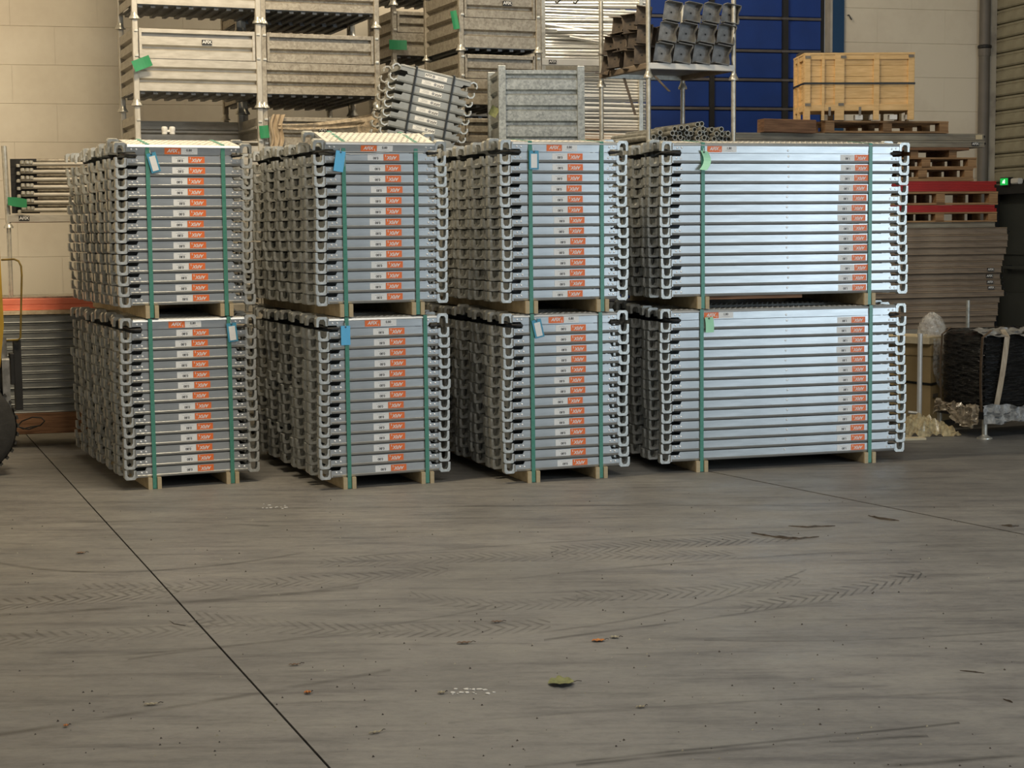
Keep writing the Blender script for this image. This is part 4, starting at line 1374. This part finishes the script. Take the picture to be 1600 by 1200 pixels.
# pine crate
xc0, xc1 = rt(1258), rt(1422)
CW, CD = (xc1 - xc0) * 0.945, 0.50
zc0 = zt + hp + 0.001
CHt = (at(1360, 84, PY).z - at(1360, 190, PY).z) * 0.955
CRT = FP @ TR(xc0, 0.02, zc0) @ RZ(0.03 - WB)
t = thing('wooden_crate', 'pale pine shipping crate with battens on top of the pile', 'crate', CRT)
bt = 0.018
for s in range(4):
    nb = 5
    LL = CW if s % 2 == 0 else CD
    Ts = [TR(0, 0, 0), TR(CW, 0, 0) @ RZ(PI / 2), TR(CW, CD, 0) @ RZ(PI), TR(0, CD, 0) @ RZ(-PI / 2)][s]
    hb = (CHt - 0.11) / nb
    for i in range(nb):
        MB().cbox(0.0, LL, bt, bt * 2, 0.10 + i * hb + 0.001, 0.10 + (i + 1) * hb - 0.001, 0.0015).build('plank', 'pine', t, Ts)
    for (z0_, z1_) in ((0.085, 0.145), (CHt - 0.055, CHt - 0.008)):
        MB().cbox(0, LL, 0.0, bt, z0_, z1_, 0.002).build('batten', 'pine', t, Ts)
    if s in (0, 2):
        xs_ = [(0, 0.05), (LL * 0.155, LL * 0.18), (LL * 0.275, LL * 0.36), (LL * 0.63, LL * 0.68), (LL - 0.055, LL)]
    else:
        xs_ = [(0, 0.06), (LL * 0.42 - 0.03, LL * 0.42 + 0.03), (LL - 0.06, LL)]
    for (a, c) in xs_:
        MB().cbox(0.0, CHt - 0.02, 0, a - c, 0, 0.001, 0).build('batten_shadow_gap', 'pine', t, Ts) if False else None
        MB().box(a, c, -0.004, bt, 0.0, CHt - 0.01).build('upright', 'pine', t, Ts)
MB().box(-0.005, CW + 0.005, -0.005, CD + 0.005, CHt - 0.01, CHt + 0.006).build('lid', 'pine', t)
MB().box(0.02, CW - 0.02, 0.02, CD - 0.02, 0.085, 0.10).build('floor_board', 'pine', t)
for (x, y, z_, s_) in ((0.003, -0.005, CHt - 0.045, 0), (0.33, -0.005, CHt - 0.045, 0), (0.31, -0.005, 0.13, 0), (0.003, -0.005, 0.13, 0), (CW - 0.055, -0.005, CHt - 0.04, 0)):
    MB().box(x, x + 0.05, y - 0.004, y, z_, z_ + 0.025).build('corner_clip', 'clip', t)
for x in (0.22, 0.50, 0.64, 0.97):
    MB().box(x, x + 0.022, -0.003, 0.0, 0.04, 0.12).build('bracket', 'clip', t)
for x in (0.48, 0.62, 0.80, 0.95):
    MB().cbox(x, x + 0.07, 0.05, 0.12, 0.005, 0.05, 0.003).build('foot_block', 'paper', t)
o = MB().band([(-0.008, CD + 0.008, CHt * .555), (-0.008, -0.008, CHt * .555), (CW + 0.008, -0.008, CHt * .545), (CW + 0.008, CD + 0.008, CHt * .545), (-0.008, CD + 0.008, CHt * .555)], (0, 0, 1), 0.018, 0.003).build('black_strap', 'black_strap', None, CRT)
tag(o, 'black strap round the middle of the pine crate', 'strap')
o = MB().cbox(0, 0.34, 0, 0.2, 0, 0.035, 0.003).build('dark_slab', 'bark', None, CRT @ TR(0.02, 0.30, CHt + 0.007))
tag(o, 'dark wooden slab lying on top of the pine crate', 'board')
# grey decks under the far left of that pile, seen beside the pipe pile
o = MB().cbox(0, 0.6, 0, 0.4, 0, 0.05, 0.004).build('weathered_board', 'old_pale', None, FP @ TR(xrl - 0.35, 0.02, zt - 0.052))
tag(o, 'weathered pale board left of the reddish timber, beside pipe ends', 'board')

# ------------------------------------------------------------------ lower right: box, film, wrapped load
pX = ground(1453, 668)
FX = frame(pX, 0.80)
t = thing('cardboard_box', 'tall tan cardboard box standing behind the rightmost stack', 'box', FX)
BHt = at(1453, 538, pX.y).z
MB().cbox(-0.60, 0, 0, 0.5, 0.03, BHt, 0.002).build('panels', 'card', t, RZ(-0.0)) if False else None
MB().box(0, 0.55, 0, 0.50, 0.04, BHt).build('carton', 'card', t)
MB().box(-0.012, 0.562, -0.012, 0.512, BHt * .86, BHt + 0.004).build('cap', 'card', t)
MB().box(0.0, 0.55, 0.0, 0.5, 0, 0.04).build('skid', 'bark', t)
for z_ in (BHt * .18 + 0.14, BHt * .83):
    MB().box(0.02, 0.10, -0.016, -0.011, z_ - 0.016, z_ + 0.016).build('clip', 'clip', t)
MB().box(-0.06, 0.30, -0.02, 0.55, BHt + 0.005, BHt + 0.06).build('lid_board', 'lid', t)
o = MB().band([(-0.004, 0.5, BHt * .55), (-0.006, -0.006, BHt * .52), (0.55, -0.006, BHt * .55)], (0, 0, 1), 0.02, 0.003).build('black_strap', 'black_strap', None, FX)
tag(o, 'black strap round the tall tan cardboard box', 'strap')


def blob(fn, nu, nv, name, m_, label, cat, T=None, solid=None):
    o = MB().grid(fn, nu, nv).build(name, m_, None, T, smooth=solid is None)
    tag(o, label, cat)
    return o


def nz_(a, b2, k=0):
    return math.sin(a * 12.9 + k) * math.cos(b2 * 17.3 + k * 1.7) + 0.6 * math.sin(a * 31 + b2 * 23 + k)


pW = at(1461, 534, pX.y + 0.05)
blob(lambda u, v: ((0.125 + 0.008 * nz_(u * 2, v * 2)) * math.cos(u * 2 * PI) * math.cos(v * PI / 2) * 1.0, 0.12 * math.sin(u * 2 * PI) * math.cos(v * PI / 2), 0.19 * math.sin(v * PI / 2) + 0.008 * nz_(v * 3, u * 3)), 28, 12, 'film_bubble', 'clear', 'clear crumpled film bulging over the cardboard box top', 'film', frame((pW.x, pW.y + 0.1, BHt + 0.062), 0.4))
blob(lambda u, v: (-0.02 + 0.40 * u, -0.028 - 0.02 * abs(nz_(u, v)) * (1 - v * 0.5), BHt + 0.05 - v * 0.42 * (0.6 + 0.4 * math.sin(u * 5))), 20, 16, 'clear_film_sheet', 'clear', 'clear film sheet hanging down the cardboard box', 'film', FX)
# bare steel post on a foot plate
pS = ground(1436, 672)
zS = at(1436, 521, pS.y).z
t = thing('steel_post', 'upright bare steel tube beside the right edge of rightmost stack', 'post', frame(pS, 0.2))
MB().ring((0, 0, 0.008), (0, 0, zS), 0.021, 0.017, 14).build('tube', 'tube', t, smooth=True)
MB().cbox(-0.05, 0.05, -0.05, 0.05, 0, 0.008, 0.001).build('foot_plate', 'post', t)
MB().tube([(0, 0, 0.14), (-0.09, 0.02, 0.15)], 0.014, 8).build('coupler', 'post', t)
# amber film heap
pF = ground(1462, 683)
blob(lambda u, v: (-0.24 + 0.46 * u, 0.0 + 0.30 * v, max(0.004, (0.15 * (1 - u) ** 0.8 + 0.045) * math.sin(PI * min(1, v * 1.05)) ** 0.7 * math.sin(PI * (u * .94 + .05)) ** 0.5 + 0.03 * nz_(u * 1.3, v * 1.2, 2))), 26, 14, 'film_heap', 'amber', 'crinkled amber plastic film heaped on the floor', 'film', frame(pF, 0.1), False)
pW2 = ground(1436, 688)
o = MB().cbox(-0.12, 0.06, 0, 0.09, 0, 0.018, 0.002).build('floor_board', 'lid', None, frame(pW2, 0.15))
tag(o, 'pale piece of board on the floor beside film heap', 'board')

# wrapped black load on a legged steel pallet
pV = ground(1545, 686)
yawV = 0.36
FV = frame((at(1538, 600, pV.y).x, pV.y + 0.03, 0), yawV)
zt_, zb_v = at(1540, 524, pV.y).z, at(1540, 644, pV.y).z
t = thing('legged_pallet', 'steel pallet on disc feet under the black wrapped load', 'pallet', FV)
MB().cbox(-0.02, 1.1, -0.02, 0.62, zb_v - 0.06, zb_v - 0.002, 0.005).build('deck', 'dark', t)
for (x, y) in ((0.02, 0.0), (0.02, 0.60), (1.05, 0.0), (1.05, 0.60)):
    MB().tube([(x, y, 0.02), (x, y, zb_v - 0.02)], 0.022, 10).build('leg', 'post', t, smooth=True)
    MB().lathe([(0.062, 0), (0.060, 0.008), (0.03, 0.022), (0.022, 0.03)], 14, (x, y, 0)).build('foot', 'post', t, smooth=True)
MB().tube([(0.30, 0.625, zb_v - 0.03), (0.30, 0.625, at(1535, 470, pV.y + 0.6).z)], 0.017, 10).build('stake', 'pipe_end', t, smooth=True)


def wrapped(u, v):
    """rounded box skin: u round the plan, v up"""
    Wv, Dv, r = 1.15, 0.57, 0.07
    per = [(0, 0), (Wv, 0), (Wv, Dv), (0, Dv)]
    s_ = u * 4
    k_ = int(s_) % 4
    f_ = s_ - int(s_)
    a, c = per[k_], per[(k_ + 1) % 4]
    x, y = a[0] + (c[0] - a[0]) * f_, a[1] + (c[1] - a[1]) * f_
    e = min(f_, 1 - f_)
    rr = 0.035 * math.exp(-e * 14)
    cxx, cyy = Wv / 2, Dv / 2
    bul = 0.022 * math.sin(PI * f_)
    tp = 0.0
    z_ = zb_v + (zt_ - zb_v) * min(v * 1.12, 1.0) + 0.015 * nz_(u * 3, 1) * (v > .8)
    sh = 1.0
    if v > 0.88:
        sh = 1 - (v - 0.88) / 0.12 * 1.0
        z_ = zt_ + 0.03 * math.sin((1 - sh) * PI / 2) + 0.012 * nz_(u * 3, v * 3)
    elif v > 0.8:
        sh = 1 - (v - 0.8) * 0.5
        z_ = zt_ - (0.88 - v) * 0.5
    if v < 0.12:
        sh = 0.97 + v * 0.25
    x = cxx + (x - cxx) * (1 - rr + bul) * sh + 0.005 * nz_(v * 4, u * 2) + 0.004 * math.sin(v * 90 + 3 * math.sin(u * 40))
    y = cyy + (y - cyy) * (1 - rr + bul) * sh + 0.005 * nz_(u * 2, v * 4) + 0.004 * math.sin(v * 90 + 3 * math.sin(u * 40))
    return (x, y, z_)


t = thing('wrapped_load', 'load tightly wrapped in black stretch film, bottom right', 'load', FV)
MB().grid(wrapped, 96, 90).build('black_film', 'filmblack', t, smooth=True)
for (x, y, ax, w_) in ((0.20, -0.025, 0, 0.05), (0.75, -0.025, 0, 0.05), (0.0, -0.012, 1, 0.028), (0.0, 0.52, 1, 0.022)):
    dx = 0.10 if x == 0.20 else 0.0
    pts = [(x - dx * (1 - i / 8) + (-0.022 if ax else 0) - (0.012 * math.sin(PI * i / 8) if ax else 0), y - (0.012 * math.sin(PI * i / 8) if not ax else 0), zb_v + (zt_ - zb_v - 0.02) * i / 8) for i in range(9)] + [(x + (0.06 if ax else 0), y + (0.06 if not ax else 0), zt_ + 0.035)]
    MB().band(pts, (0, 1, 0) if ax else (1, 0, 0), w_, 0.004).build('film_band', 'filmtan' if not ax else 'filmbrown', t)
MB().grid(lambda u, v: (-0.03 + 1.2 * u, -0.04 - 0.03 * abs(nz_(u * 1.6, v * .6)), zb_v + 0.05 - v * 0.14 + 0.014 * nz_(u * 1.3, v * .5)), 50, 8).build('loose_skirt', 'filmgrey', t, smooth=True)
MB().grid(lambda u, v: (-0.04 - 0.035 * abs(nz_(u * 1.5, v * .6, 3)), -0.02 + 0.6 * u, zb_v + 0.05 - v * 0.19 * (0.7 + 0.3 * math.sin(u * 6)) + 0.012 * nz_(u * 1.2, v * .5)), 30, 8).build('loose_skirt', 'clear_tan', t, smooth=True)
MB().grid(lambda u, v: (0.0 + 1.15 * u, -0.03 + 0.25 * v + 0.02 * nz_(u * 3, v), zt_ + 0.03 + 0.014 * abs(nz_(u * 1.5, v)) - 0.05 * (1 - v) ** 2), 50, 8).build('crumpled_top', 'filmgrey', t, smooth=True)

# ------------------------------------------------------------------ left edge: pile, ledger rack, forklift
pP = ground(90, 697)
YP = pP.y


def lzt(py):
    return at(90, py, YP).z


FL = frame((at(-60, 600, YP).x - 0.6, YP - 0.38, 0), WB)
LXL = 1.95
ztim0, ztim1 = lzt(676), lzt(643)
for i, x in enumerate((0.15, 1.0, 1.8)):
    o = MB().cbox(x - 0.05, x + 0.05, 0.10, 0.6, 0, ztim0 - 0.001, 0.004).build('sleeper', 'bark', None, FL)
    tag(o, 'dark sleeper under the timber beam at left, %s' % ('first', 'second', 'third')[i], 'sleeper', 'dark sleepers')
o = MB().cbox(0, LXL, 0, 0.6, ztim0, ztim1 - 0.001, 0.006).build('timber_beam', 'redwood', None, FL)
tag(o, 'thick brown timber under the dark plank pile at left', 'timber')
NR = 12
zl0, zl1 = ztim1, lzt(490.5)
hh = (zl1 - zl0) / NR
prof = [(0, 0.003), (0.004, 0), (0.58, 0), (0.58, hh - 0.001), (0.012, hh - 0.001), (0.003, hh - 0.009), (0, hh - 0.012), (0.007, hh - 0.016), (0.007, 0.012), (0.003, 0.009)]
me = MB().prism(prof, 'x', 0, LXL).mesh('dark_plank', 'darkplank')
for i in range(NR):
    o = inst('dark_plank', me, None, FL @ TR(random.uniform(-.02, .02), random.uniform(-.006, .006), zl0 + i * hh))
    n_ = NR - i
    tag(o, 'dark weathered grey plank, %s of the pile beside the forklift' % ('topmost' if n_ == 1 else 'lowest' if n_ == NR else ORD[n_ - 1] + ' from top'), 'plank', 'dark planks beside the forklift')
o = MB().cbox(0, LXL, -0.01, 0.3, 0, lzt(484) - zl1 - 0.001, 0.002).build('cream_board', 'cream', None, FL @ TR(0, 0, zl1))
tag(o, 'pale cream board between dark planks and orange beams', 'board')
za = lzt(484)
hb = (lzt(466) - za) / 2
for i in range(2):
    for q in range(3):
        o = MB().prism([(0, 0.002), (0.004, 0), (0.088, 0), (0.088, hb - 0.001), (0.004, hb - 0.001), (0, hb - 0.005)], 'x', 0, LXL).build('orange_beam', 'orange_red', None, FL @ TR(0.0 + 0.03 * i, 0.02 + q * 0.095, za + i * hb))
        tag(o, 'orange-red beam left of the leftmost stack, %s layer, %s' % (('lower', 'upper')[i], ('front', 'middle', 'rear')[q]), 'beam', 'orange-red beams')
# black cable hanging on the timber
cp_ = [at(x, y, YP - 0.02) for x, y in ((34, 664), (42, 655), (58, 649), (72, 650), (77, 655), (70, 662), (56, 664), (44, 667), (36, 664), (52, 668), (66, 663))]
o = MB().tube([p - Vector((0, 0.13, 0)) for p in cp_], 0.006, 6).build('black_cable', 'black_rub', smooth=True)
tag(o, 'looped black cable in front of the brown timber at left', 'cable')

# rack of ledgers standing on the orange beams
YQ = YP + 0.05
zq0 = lzt(466) + 0.001
q0 = at(13, 345, YQ)
FQ = frame((q0.x, YQ, 0), WB * 0.6)
t = thing('ledger_rack', 'round-post rack holding pale ledger frames at the left edge', 'rack', FQ @ TR(0, 0, zq0))
zb_q = at(60, 341, YQ).z - zq0
zt_q = at(8, 228, YQ).z - zq0
for (x, y) in ((0, 0.0), (0.80, 0.0)):
    MB().tube([(x, y, zb_q - 0.04), (x - 0.012, y, zt_q)], 0.021, 10).build('post', 'post', t, smooth=True)
    MB().lathe([(0.024, 0.03), (0.036, 0.012), (0.038, 0.0), (0.026, 0.0)], 12, (x, y, zb_q - 0.075)).build('cup', 'post', t, smooth=True)
    for s in (-0.010, 0.010):
        MB().tube([(x + s, y, 0.0), (x + s, y, zb_q - 0.07)], 0.008, 8).build('leg', 'post', t, smooth=True)
MB().cbox(0, 0.80, -0.02, 0.02, zb_q - 0.032, zb_q + 0.03, 0.004).build('beam', 'stil_pale', t)
MB().cbox(0, 0.80, 0.22, 0.26, zb_q - 0.032, zb_q + 0.03, 0.004).build('beam', 'stil_pale', t)
MB().box(0.02, 0.78, 0.02, 0.22, zb_q, zb_q + 0.006).build('deck', 'stil_pale', t)
name_plate(t, 0.125, zb_q, -0.021, 1.0)
MB().cbox(-0.1, 0.9, -0.02, 0.3, 0, 0.012, 0.002).build('foot_rail', 'stil', t)
zq = [at(80, y, YQ).z for y in (334, 322, 310, 298, 286, 274, 262, 255)]
for i in range(7):
    z_ = zq[i]
    t = thing('ledger_tubes', 'pale ledger pair with coupler ends, %s in the left rack' % ('lowest' if i == 0 else 'topmost' if i == 6 else ORD[6 - i] + ' from top'), 'ledger', FQ, 'ledger frames in the left rack')
    MB().tube([(0.10, 0.05, z_ + 0.032), (0.95, 0.05, z_ + 0.032)], 0.0165, 10).build('tube', 'stil_pale', t, smooth=True)
    MB().tube([(0.14, 0.11, z_ + 0.062), (0.95, 0.11, z_ + 0.062)], 0.0165, 10).build('tube', 'stil', t, smooth=True)
    MB().tube([(0.14, 0.17, z_ + 0.030), (0.95, 0.17, z_ + 0.030)], 0.0165, 10).build('tube', 'stil', t, smooth=True)
    for (x, y, dz) in ((0.085, 0.05, 0.040), (0.12, 0.03, 0.066), (0.155, 0.04, 0.066), (0.185, 0.05, 0.066)):
        MB().lathe([(0.010, -0.014), (0.017, -0.010), (0.017, 0.008), (0.011, 0.014)], 9, (x, y - 0.01, z_ + dz - 0.02)).build('coupler', 'post', t, smooth=True)
    MB().box(0.02, 0.22, 0.07, 0.20, z_ + 0.008, z_ + 0.075).build('clamp_plate', 'dark', t)
p = at(24, 314, YQ - 0.06)
o = MB().grid(lambda u, v: (0.15 * u - 0.06, 0.006 * math.sin(u * 4), (0.062 + 0.012 * math.sin(u * 3)) * (v - .5) - 0.02 * u), 8, 2).grid(lambda u, v: (0.09 - 0.15 * u, 0.006 * math.sin((1 - u) * 4) + .0015, (0.062 + 0.012 * math.sin((1 - u) * 3)) * (v - .5) - 0.02 * (1 - u)), 8, 2).build('green_tag', 'green_tag', None, Matrix.Translation(p))
tag(o, 'green tag on the ledger rack post at the left edge', 'tag', 'green stillage tags')

# forklift nosing into the frame
YF = 11.55
pf = ground(-10, 742)
t = thing('forklift', 'yellow forklift just entering the frame at the left edge', 'forklift', frame((at(-3, 740, YF).x, YF, 0), 0.42))
MB().lathe([(0.16, -0.11), (0.29, -0.115), (0.325, -0.095), (0.34, -0.05), (0.345, 0.0), (0.34, 0.05), (0.325, 0.095), (0.29, 0.115), (0.16, 0.11)], 36).build('tyre', 'tyre', t, TR(-0.20, 0.05, 0.345) @ RX(PI / 2), smooth=True)
for k in range(36):
    a = 2 * PI * k / 36
    MB().box(-0.012, 0.012, -0.10, 0.10, 0.336, 0.349).build('tread_block', 'tyre', t, TR(-0.20, 0.05, 0.345) @ RY(a) @ RZ(0.0))
MB().lathe([(0.02, -0.118), (0.10, -0.118), (0.155, -0.10), (0.155, 0.1), (0.1, 0.118), (0.02, 0.118)], 20).build('wheel_hub', 'yellow', t, TR(-0.20, 0.05, 0.345) @ RX(PI / 2))
MB().prism([(-0.75, 0.55), (-0.02, 0.62), (0.06, 0.76), (0.095, 1.05), (0.085, 1.75), (0.02, 1.75), (0.0, 1.2), (-0.75, 1.0)], 'y', 0.0, 0.32).build('body', 'yellow', t, TR(-0.02, -0.02, 0))
MB().cbox(0.0, 0.05, 0.02, 0.12, 0.62, 0.98, 0.01).build('fender', 'bracket', t, TR(0.05, -0.06, -0.16))
MB().tube([(0.06, 0.08, 0.96), (0.075, 0.06, 0.60), (0.095, 0.05, 0.42)], [0.04, 0.034, 0.02], 10).build('tilt_cylinder', 'bracket', t, smooth=True)
pp = [at(x, y, YF + 0.15) for x, y in ((2, 406), (22, 405), (29, 408), (33, 416), (34, 430), (33, 480), (32, 528), (28, 531), (10, 532))]
Ti = t.matrix_basis.inverted()
MB().tube([Ti @ p for p in pp], 0.007, 8).build('guard_tube', 'brasspipe', t, smooth=True)
MB().cbox(-0.025, 0.025, -0.03, 0.03, 0, at(29, 530, YF + .2).z - at(29, 640, YF + .2).z, 0.005).build('carriage_bracket', 'dark', t, Matrix.Translation(Ti @ at(30, 640, YF + 0.2)) @ RZ(0))
MB().cbox(-0.012, 0.012, -0.05, 0.05, 0, 0.22, 0.004).build('lug', 'dark', t, Matrix.Translation(Ti @ at(19, 600, YF + 0.2)))

# ------------------------------------------------------------------ leaves, twigs and flakes on the floor
def leaf(px, py, L_, W_, rz, m_, label, curl=0.25, lobes=0, name='fallen_leaf'):
    p = ground(px, py)
    def fn(u, v):
        a = u
        half = W_ / 2 * math.sin(PI * min(1, a * 0.96 + 0.02)) ** 0.7 * (1 + (0.35 * abs(math.sin(a * PI * lobes)) - 0.2 if lobes else 0))
        y = (v - .5) * 2 * half
        return (L_ * (a - .5), y, 0.003 + curl * (abs(y) * 0.6 + L_ * 0.25 * (a - .5) ** 2) + 0.004 * abs(math.sin(a * 9)))
    b_ = MB().grid(fn, 14, 6)
    b_.grid(lambda u, v: tuple(c - (0.0012 if i == 2 else 0) for i, c in enumerate(fn(u, 1 - v))), 14, 6)
    t = thing(name, label, 'leaf', frame(p, rz), 'litter on the floor')
    b_.build('blade', m_, t, smooth=True)
    MB().tube([(L_ * 0.45, 0, 0.006), (L_ * 0.62, 0.004, 0.010), (L_ * 0.8, 0.012, 0.005)], 0.0015, 5).build('stalk', 'bark', t)
    return t


leaf(877, 1069, 0.098, 0.10, 0.15, 'leaf', 'large curled green leaf on the floor in the foreground', 0.35, 3)
leaf(935, 1002, 0.055, 0.035, 0.1, 'leafo', 'flat reddish leaf on the floor above the green leaf', 0.15)
leaf(960, 997, 0.04, 0.025, -0.3, 'leafp', 'small pale leaf beside the reddish leaf', 0.3)
leaf(481, 1084, 0.028, 0.026, 0.4, 'leafo', 'bright orange scrap of leaf right of the floor joint', 0.5)
leaf(103, 1136, 0.020, 0.018, 0.2, 'leafo', 'small orange leaf scrap near the lower left corner', 0.5)
leaf(236, 1102, 0.052, 0.018, 0.15, 'leafp', 'pale narrow leaf at lower left', 0.3)
leaf(690, 1084, 0.03, 0.02, 0.2, 'leafp', 'tan leaf scrap left of the white flakes', 0.4)
leaf(725, 1006, 0.06, 0.022, 0.1, 'leafb', 'thin brown curled leaf right of centre floor', 0.4)
leaf(460, 1040, 0.045, 0.016, 0.2, 'leafb', 'dark brown sliver of leaf near the floor joint', 0.3)
leaf(587, 1146, 0.05, 0.014, 0.5, 'leafp', 'pale narrow leaf at lower centre left', 0.3)
leaf(1001, 1106, 0.035, 0.016, 0.2, 'leafp', 'small pale leaf below right of the green leaf', 0.3)
leaf(126, 865, 0.05, 0.03, 0.1, 'leafb', 'dark brown leaf near left edge of the floor', 0.2)
leaf(776, 973, 0.05, 0.02, 0.0, 'leafb', 'dark twisted leaf right of the middle tyre marks', 0.3)


def twig(pts, r, label):
    """an uneven flat splinter of bark lying on the floor"""
    w = []
    g_ = [ground(*p) for p in pts]
    for p, q in zip(g_, g_[1:]):
        for k in range(4):
            w.append(p.lerp(q, k / 4))
    w.append(g_[-1])
    b_ = MB()
    vs, fs = [], []
    for i, p in enumerate(w):
        e = math.sin(PI * (i + 0.4) / (len(w) - 0.2)) ** 0.5
        ww = r * 1.5 * e * random.uniform(0.6, 1.3)
        hh_ = r * 0.9 * e * random.uniform(0.5, 1.2) + 0.001
        oy = random.uniform(-0.4, 0.4) * r
        vs += [(p.x, p.y - ww + oy, 0.0005), (p.x, p.y - ww * 0.4 + oy, hh_), (p.x, p.y + ww * 0.5 + oy, hh_ * 0.8), (p.x, p.y + ww + oy, 0.0005)]
    for i in range(len(w) - 1):
        for k in range(4):
            kk = (k + 1) % 4
            fs.append((4 * i + k, 4 * (i + 1) + k, 4 * (i + 1) + kk, 4 * i + kk))
    fs += [(0, 1, 2, 3), tuple(4 * (len(w) - 1) + k for k in (3, 2, 1, 0))]
    o = b_.add(vs, fs).build('twig', 'bark')
    tag(o, label, 'twig', 'litter on the floor')


twig([(1174, 833), (1195, 837), (1225, 841), (1250, 842), (1280, 839)], 0.012, 'long dark strip of bark on the floor at right')
twig([(1232, 822), (1262, 824), (1305, 822)], 0.010, 'dark bark splinter behind the longer strip')
twig([(1357, 806), (1375, 811), (1405, 814)], 0.012, 'bark splinter close to the right floor joint')
twig([(1565, 821), (1580, 823), (1592, 822)], 0.012, 'short dark splinter near the right edge')
twig([(1500, 1048), (1520, 1050), (1538, 1052)], 0.004, 'thin twig at lower right')
twig([(1568, 1093), (1582, 1098)], 0.006, 'tiny twig near lower right edge')
twig([(265, 970), (272, 975), (290, 978)], 0.003, 'thin twig beside the long tyre mark')
for (px, py, n, sx, lab) in ((738, 1081, 16, 34, 'white paint flakes on the floor below centre'), (432, 792, 12, 22, 'white flakes on the floor in front of second stack')):
    b_ = MB()
    for k in range(n):
        q = ground(px + random.uniform(-sx, sx), py + random.uniform(-5, 5))
        r1 = random.uniform(0.004, 0.014)
        m_n = 6
        b_.prism([(q.x + r1 * random.uniform(.6, 1.3) * math.cos(2 * PI * i / m_n), q.y + r1 * random.uniform(.6, 1.3) * math.sin(2 * PI * i / m_n)) for i in range(m_n)], 'z', 0.0002, 0.0025)
    o = b_.build('paint_flakes', 'chalk')
    o['kind'] = 'stuff'
    tag(o, lab, 'flakes')
b_ = MB()
for k in range(420):
    q = ground(random.uniform(-20, 1620), random.uniform(770, 1200) ** 1.0)
    r1 = random.uniform(0.0015, 0.006)
    b_.add([(q.x + r1, q.y, 0.0), (q.x - r1 * .6, q.y + r1, 0.0), (q.x - r1 * .6, q.y - r1, 0.0), (q.x, q.y, r1 * 1.1)], [(0, 1, 3), (1, 2, 3), (2, 0, 3)], random.choice((0, 0, 0, 1)))
o = b_.build('floor_grit', ['bark', 'leafp'])
o['kind'] = 'stuff'
tag(o, 'scattered dark grit and crumbs over the concrete floor', 'grit')
